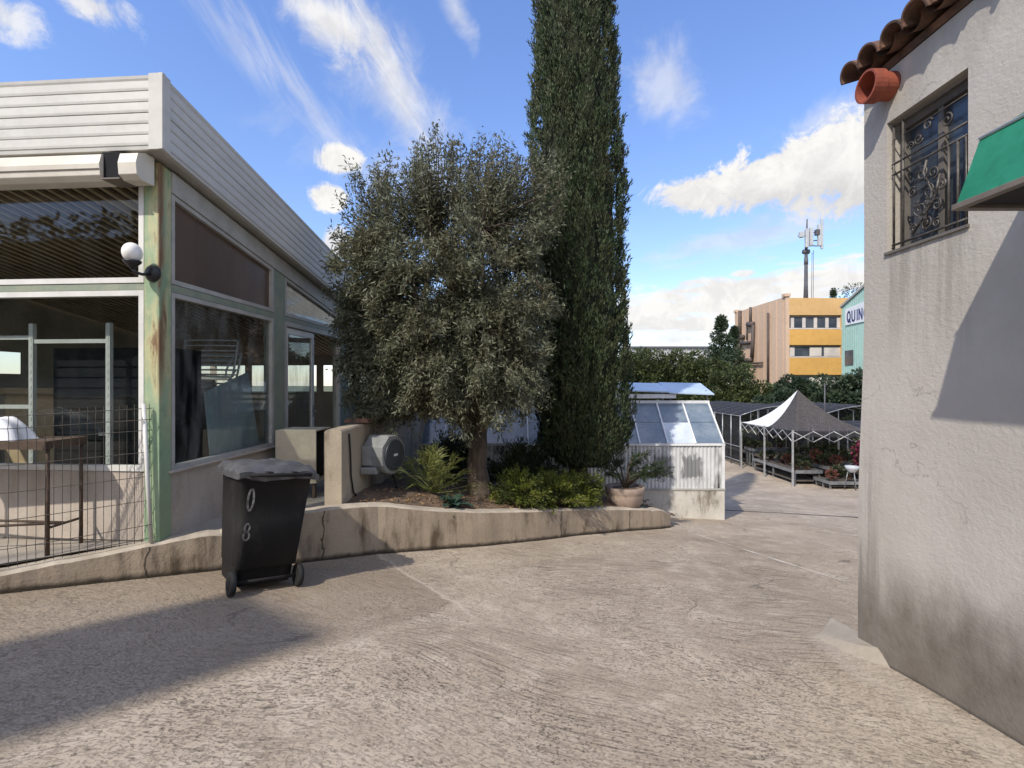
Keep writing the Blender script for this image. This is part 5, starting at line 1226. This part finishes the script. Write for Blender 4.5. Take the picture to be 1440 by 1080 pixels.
TR = [('broadleaf_tree', 'rounded green tree just right of the cypress', 905, 476, 46, 5.2, 'treeleaf', 0), ('broadleaf_tree', 'wide low green tree between the cypress and the conifer', 950, 488, 48, 5.6, 'treeleaf', 0),
      ('broadleaf_tree', 'small green tree left of the dark conifer', 990, 490, 42, 4.2, 'treeleaf', 0), ('conifer_tree', 'tall dark conifer left of the tan building wall', 1014, 444, 50, 5.4, 'tree2leaf', 1),
      ('conifer_tree', 'second slimmer conifer against the corner of the tan building', 1033, 460, 62, 4.6, 'tree2leaf', 1), ('broadleaf_tree', 'bright green bush tree in front of the tan building', 1030, 508, 34, 4.6, 'treeleaf', 0),
      ('cedar_tree', 'leftmost feathery cedar below the ochre building', 1088, 541, 31, 2.7, 'tree2leaf', 0), ('cedar_tree', 'feathery cedar just left of the tent peak', 1118, 527, 33, 3.4, 'tree2leaf', 0),
      ('cedar_tree', 'widest feathery cedar right of the tent peak', 1162, 519, 32, 4.2, 'tree2leaf', 0), ('cedar_tree', 'feathery cedar below the mint building beside the house corner', 1208, 514, 30, 3.4, 'tree2leaf', 0),
      ('pine_tree', 'tiny pine top on the skyline above the ochre building', 1172, 402, 90, 4.6, 'tree2leaf', 1), ('pine_tree', 'larger dark pine on the skyline beside the mint roof', 1199, 388, 95, 7.5, 'tree2leaf', 0),
      ('broadleaf_tree', 'green tree seen behind the olive crown left side', 585, 520, 38, 5.0, 'treeleaf', 0), ('broadleaf_tree', 'green tree seen behind the olive trunk', 660, 508, 44, 6.0, 'treeleaf', 0), ('broadleaf_tree', 'green tree hidden behind the cypress', 790, 500, 48, 6.0, 'treeleaf', 0),
      ('broadleaf_tree', 'green tree behind the gap between olive and cypress', 725, 515, 36, 5.0, 'treeleaf', 0)]
for nm, lb, px, py, d, wd, mt, cn in TR:
    x, y, z = at(px, py, d); tree(nm, lb, x, y, z, wd, 11000 if d < 60 else 5000, mt, .22 if d < 40 else .30, bool(cn), .08 if d < 60 else .4)

# ------------------------------------------------------------------ ochre office block
ob = thing('office_block', 'ochre and tan office block with strip windows', 'building', (33.3, 60, GB))
OX0, OX1, OY0, OY1 = 30.25, 37.2, 55., 67.6
def zpx(py, d=55.): return CAMZ+(540-py)/F*d
mb = MB(); mb.box(OX0, OX0+.4, OY0, OY1, GB, zpx(417)); mb.box(OX0+.4, OX1, OY0+.4, OY1, GB, zpx(424)); 
for k in range(9): mb.box(OX0-.06, OX0-.002, OY0+.5+k*1.4, OY0+.62+k*1.4, GB, zpx(420))
mb.build('wall', 'tanwall', ob)
mb = MB(); mb.box(OX0-.2, OX0+.5, OY0-.12, OY0+.5, zpx(416.9), zpx(413)); mb.box(OX0-.1, OX0+.5, OY1-.6, OY1+.1, zpx(417), zpx(413)); mb.build('parapet_cap', 'tanwall', ob)
for i, (a, b, mt) in enumerate(((443, 419, 'orangepale'), (485, 463, 'yellow'), (527, 503, 'yellow'))):
    mb = MB(); mb.box(OX0+.401, OX1, OY0, OY0+.395, zpx(a), zpx(b)); mb.build('spandrel_panel', mt, ob)
for i, (a, b) in enumerate(((461, 445), (501, 487), (545, 529))):
    mb = MB(); mb.box(OX0+.45, OX1-.8, OY0+.30, OY0+.38, zpx(a), zpx(b)); f_ = mb.build('strip_window', 'bglass', ob)
    mb = MB(); mb.box(OX0+.401, OX1-.8, OY0+.02, OY0+.38, zpx(a)-.14, zpx(a)-.004); mb.build('sill', 'blind', f_)
    for k in range(5 if i == 0 else 3):
        x = OX0+.7+k*1.28 if i == 0 else OX0+.5+(0, 2.3, 3.9)[k]
        mb = MB(); mb.box(x, x+(.35 if i == 0 else (.6, 1.3, 2.2)[k]), OY0+.24, OY0+.296, zpx(a)+.05, zpx(b)-.1); mb.build('blind', 'blind', f_)
mb = MB(); mb.box(OX1-.79, OX1, OY0-.02, OY0+.38, GB, zpx(419)); mb.build('end_pier', 'orangepale', ob)
def opt(px, py, o_=.25):                      # point on the tan side wall
    y = OX0*F/(px-720); return (OX0-o_, y, CAMZ+(540-py)/F*y)
for pts, r in (([(1043, 437), (1043, 475)], .22), ([(1036, 474), (1048, 474)], .3), ([(1043, 482), (1039, 498), (1036, 508)], .3), ([(1058, 432), (1058, 455)], .16), ([(1055, 456), (1062, 456)], .35), ([(1062, 457), (1061, 485), (1060, 503)], .22), ([(1053, 456), (1053, 478)], .1),
               ([(1045, 483), (1062, 481)], .2), ([(1044, 503), (1052, 508), (1060, 506)], .22), ([(1083, 440), (1083, 540)], .14), ([(1060, 511), (1075, 510)], .12)):
    mb = MB(); mb.tube([opt(*p) for p in pts], r, 8); mb.build('duct', 'pipegrey', ob)
# antenna mast on its roof
mz = zpx(424); mx, my = 33.6, 57.
ms = thing('antenna_mast', 'tall phone antenna mast standing on the office block roof', 'antenna', (mx, my, mz))
def mp(px, py): return ((px-720)/F*my, my, CAMZ+(540-py)/F*my)
mx_ = (1133-720)/F*my
mb = MB(); mb.tube([(mx_, my, mz), mp(1133.3, 400), mp(1133.6, 355), mp(1135, 308)], [.27, .2, .17, .06], 10); mb.build('pole', 'mastm', ms)
mb = MB(); mb.tube([mp(1129.5, 354), mp(1137.5, 354)], .28, 8); mb.build('collar', 'mastm', ms); mb = MB(); mb.tube([mp(1133.5, 363), mp(1133.5, 372)], .22, 8); mb.build('collar', 'mastm', ms)
for a, b, r, m_ in (((1130.5, 324), (1130.5, 350), .18, 'antp'), ((1136.5, 322), (1136.5, 348), .18, 'antp'), ((1148, 318), (1148, 348), .17, 'antp'), ((1151.5, 310), (1151.5, 352), .12, 'antp'), ((1123, 328), (1123, 336), .22, 'antp'), ((1145, 325), (1145, 333), .22, 'mastm')):
    pa, pb_ = mp(*a), mp(*b); mb = MB(); mb.box(pa[0]-r, pa[0]+r, my-.55-r, my-.55+r, pb_[2], pa[2]); mb.build('antenna_panel', m_, ms, bevel=.05)
for a, b in (((1134, 340), (1149, 338)), ((1134, 345), (1150, 346)), ((1122, 332), (1134, 332)), ((1134, 328), (1146, 327))):
    pa, pb_ = mp(*a), mp(*b); mb = MB(); mb.tube([pa, pb_, (pb_[0], my-.5, pb_[2])], .06, 6); mb.build('arm', 'mastm', ms)
mb = MB(); mb.tube([(mx_+.65, my, mz), mp(1142, 355)], .03, 4); mb.tube([(mx_+.85, my, mz), mp(1144, 352)], .03, 4); mb.build('cable', 'mastm', ms)

# ------------------------------------------------------------------ mint warehouse with its sign
mw = thing('warehouse', 'pale mint clad warehouse with a white and blue sign', 'warehouse', (33.4, 50, GB))
A_ = Vector((33.25, 50.2, 0)); B_ = Vector((32.0, 40.5, 0)); ud = (B_-A_).normalized(); un = Vector((ud.y, -ud.x, 0))
if un.x > 0: un = -un
LW = (B_-A_).length
def mwp(u, z, o_=0.): return up(A_+ud*u+un*o_, z)
z0_, z1_ = zpx(433, 50.2), zpx(433, 50.2)+3.2
mb = MB(); back = Vector((14, 2, 0))
mb.quad(mwp(0, GB), mwp(LW, GB), mwp(LW, z1_), mwp(0, z0_)); mb.quad(mwp(0, GB)+back, mwp(0, GB), mwp(0, z0_), mwp(0, z0_)+back); mb.quad(mwp(LW, GB), mwp(LW, GB)+back, mwp(LW, z1_)+back, mwp(LW, z1_))
for k in range(30): 
    u = .2+k*.32; zt = z0_+(z1_-z0_)*u/LW-.1
    mb.hexa([mwp(u, GB, .001), mwp(u+.06, GB, .001), mwp(u+.06, GB, .03), mwp(u, GB, .03), mwp(u, zt, .001), mwp(u+.06, zt, .001), mwp(u+.06, zt, .03), mwp(u, zt, .03)])
mb.build('wall', 'mint', mw)
mb = MB(); mb.hexa([mwp(-.1, z0_-.02, .15), mwp(LW, z1_-.02, .15), mwp(LW, z1_-.02)+back, mwp(-.1, z0_-.02)+back, mwp(-.1, z0_+.2, .15), mwp(LW, z1_+.2, .15), mwp(LW, z1_+.2)+back, mwp(-.1, z0_+.2)+back]); mb.build('roof', 'frame', mw)
mb = MB(); mb.hexa([mwp(.7, 3.3, .031), mwp(2.2, 3.3, .031), mwp(2.2, 3.3, .06), mwp(.7, 3.3, .06), mwp(.7, 4.75, .031), mwp(2.2, 4.75, .031), mwp(2.2, 4.75, .06), mwp(.7, 4.75, .06)]); mb.build('window', 'bglass', mw)
sz0, sz1, su0, su1 = 7.25, 8.75, .85, 5.7
mb = MB(); mb.hexa([mwp(su0, sz0, .032), mwp(su1, sz0, .032), mwp(su1, sz0, .10), mwp(su0, sz0, .10), mwp(su0, sz1+.1, .032), mwp(su1, sz1+.45, .032), mwp(su1, sz1+.45, .10), mwp(su0, sz1+.1, .10)]); sg = mb.build('sign', 'signw', mw)
LT = {'Q': [oval(.5, .5, .42, .5), [(.55, .25), (.98, -.08)]], 'U': [[(.1, 1), (.1, .3)] + oval(.5, .3, .4, .3, 8, 180, 360) + [(.9, .3), (.9, 1)]], 'I': [[(.5, 0), (.5, 1)]], 'N': [[(.1, 0), (.1, 1), (.9, 0), (.9, 1)]], 'C': [oval(.52, .5, .42, .5, 12, 50, 310)]}
u = su0+.35
mb = MB()
for ch in 'QUINC':
    wl = .82 if ch != 'I' else .40
    for st_ in LT[ch]:
        for a, b in zip(st_, st_[1:]):
            a2 = Vector((u+a[0]*.62*(wl/.82), sz0+.28+a[1]*.98)); b2 = Vector((u+b[0]*.62*(wl/.82), sz0+.28+b[1]*.98)); d2 = (b2-a2); d2 = d2.normalized() if d2.length else Vector((1, 0)); q2 = Vector((-d2.y, d2.x))*.10; d2 = d2*.05
            mb.quad(*[mwp(p.x, p.y, .106) for p in (a2-d2-q2, b2+d2-q2, b2+d2+q2, a2-d2+q2)])
    u += wl
mb.build('lettering', 'blue', sg)

# far long pale building under the clouds
vd = 260.; fx0, fx1 = (885-720)/F*vd, (1002-720)/F*vd
fb_ = thing('distant_building', 'long pale pillared building far away on the skyline', 'building', (fx0, vd, GB))
zt = CAMZ+(540-487)/F*vd
mb = MB(); mb.box(fx0, fx1, vd+.5, vd+12, GB, zt-1); mb.build('wall', 'concf', fb_)
mb = MB(); mb.box(fx0-1, fx1+1, vd-.5, vd+13, zt-.999, zt); mb.build('roof', 'mastm', fb_)
mb = MB()
for k in range(14): x = fx0+1+k*(fx1-fx0-2)/13; mb.box(x-.25, x+.25, vd-.1, vd+.45, GB, zt-1)
mb.build('pillars', 'frame', fb_)
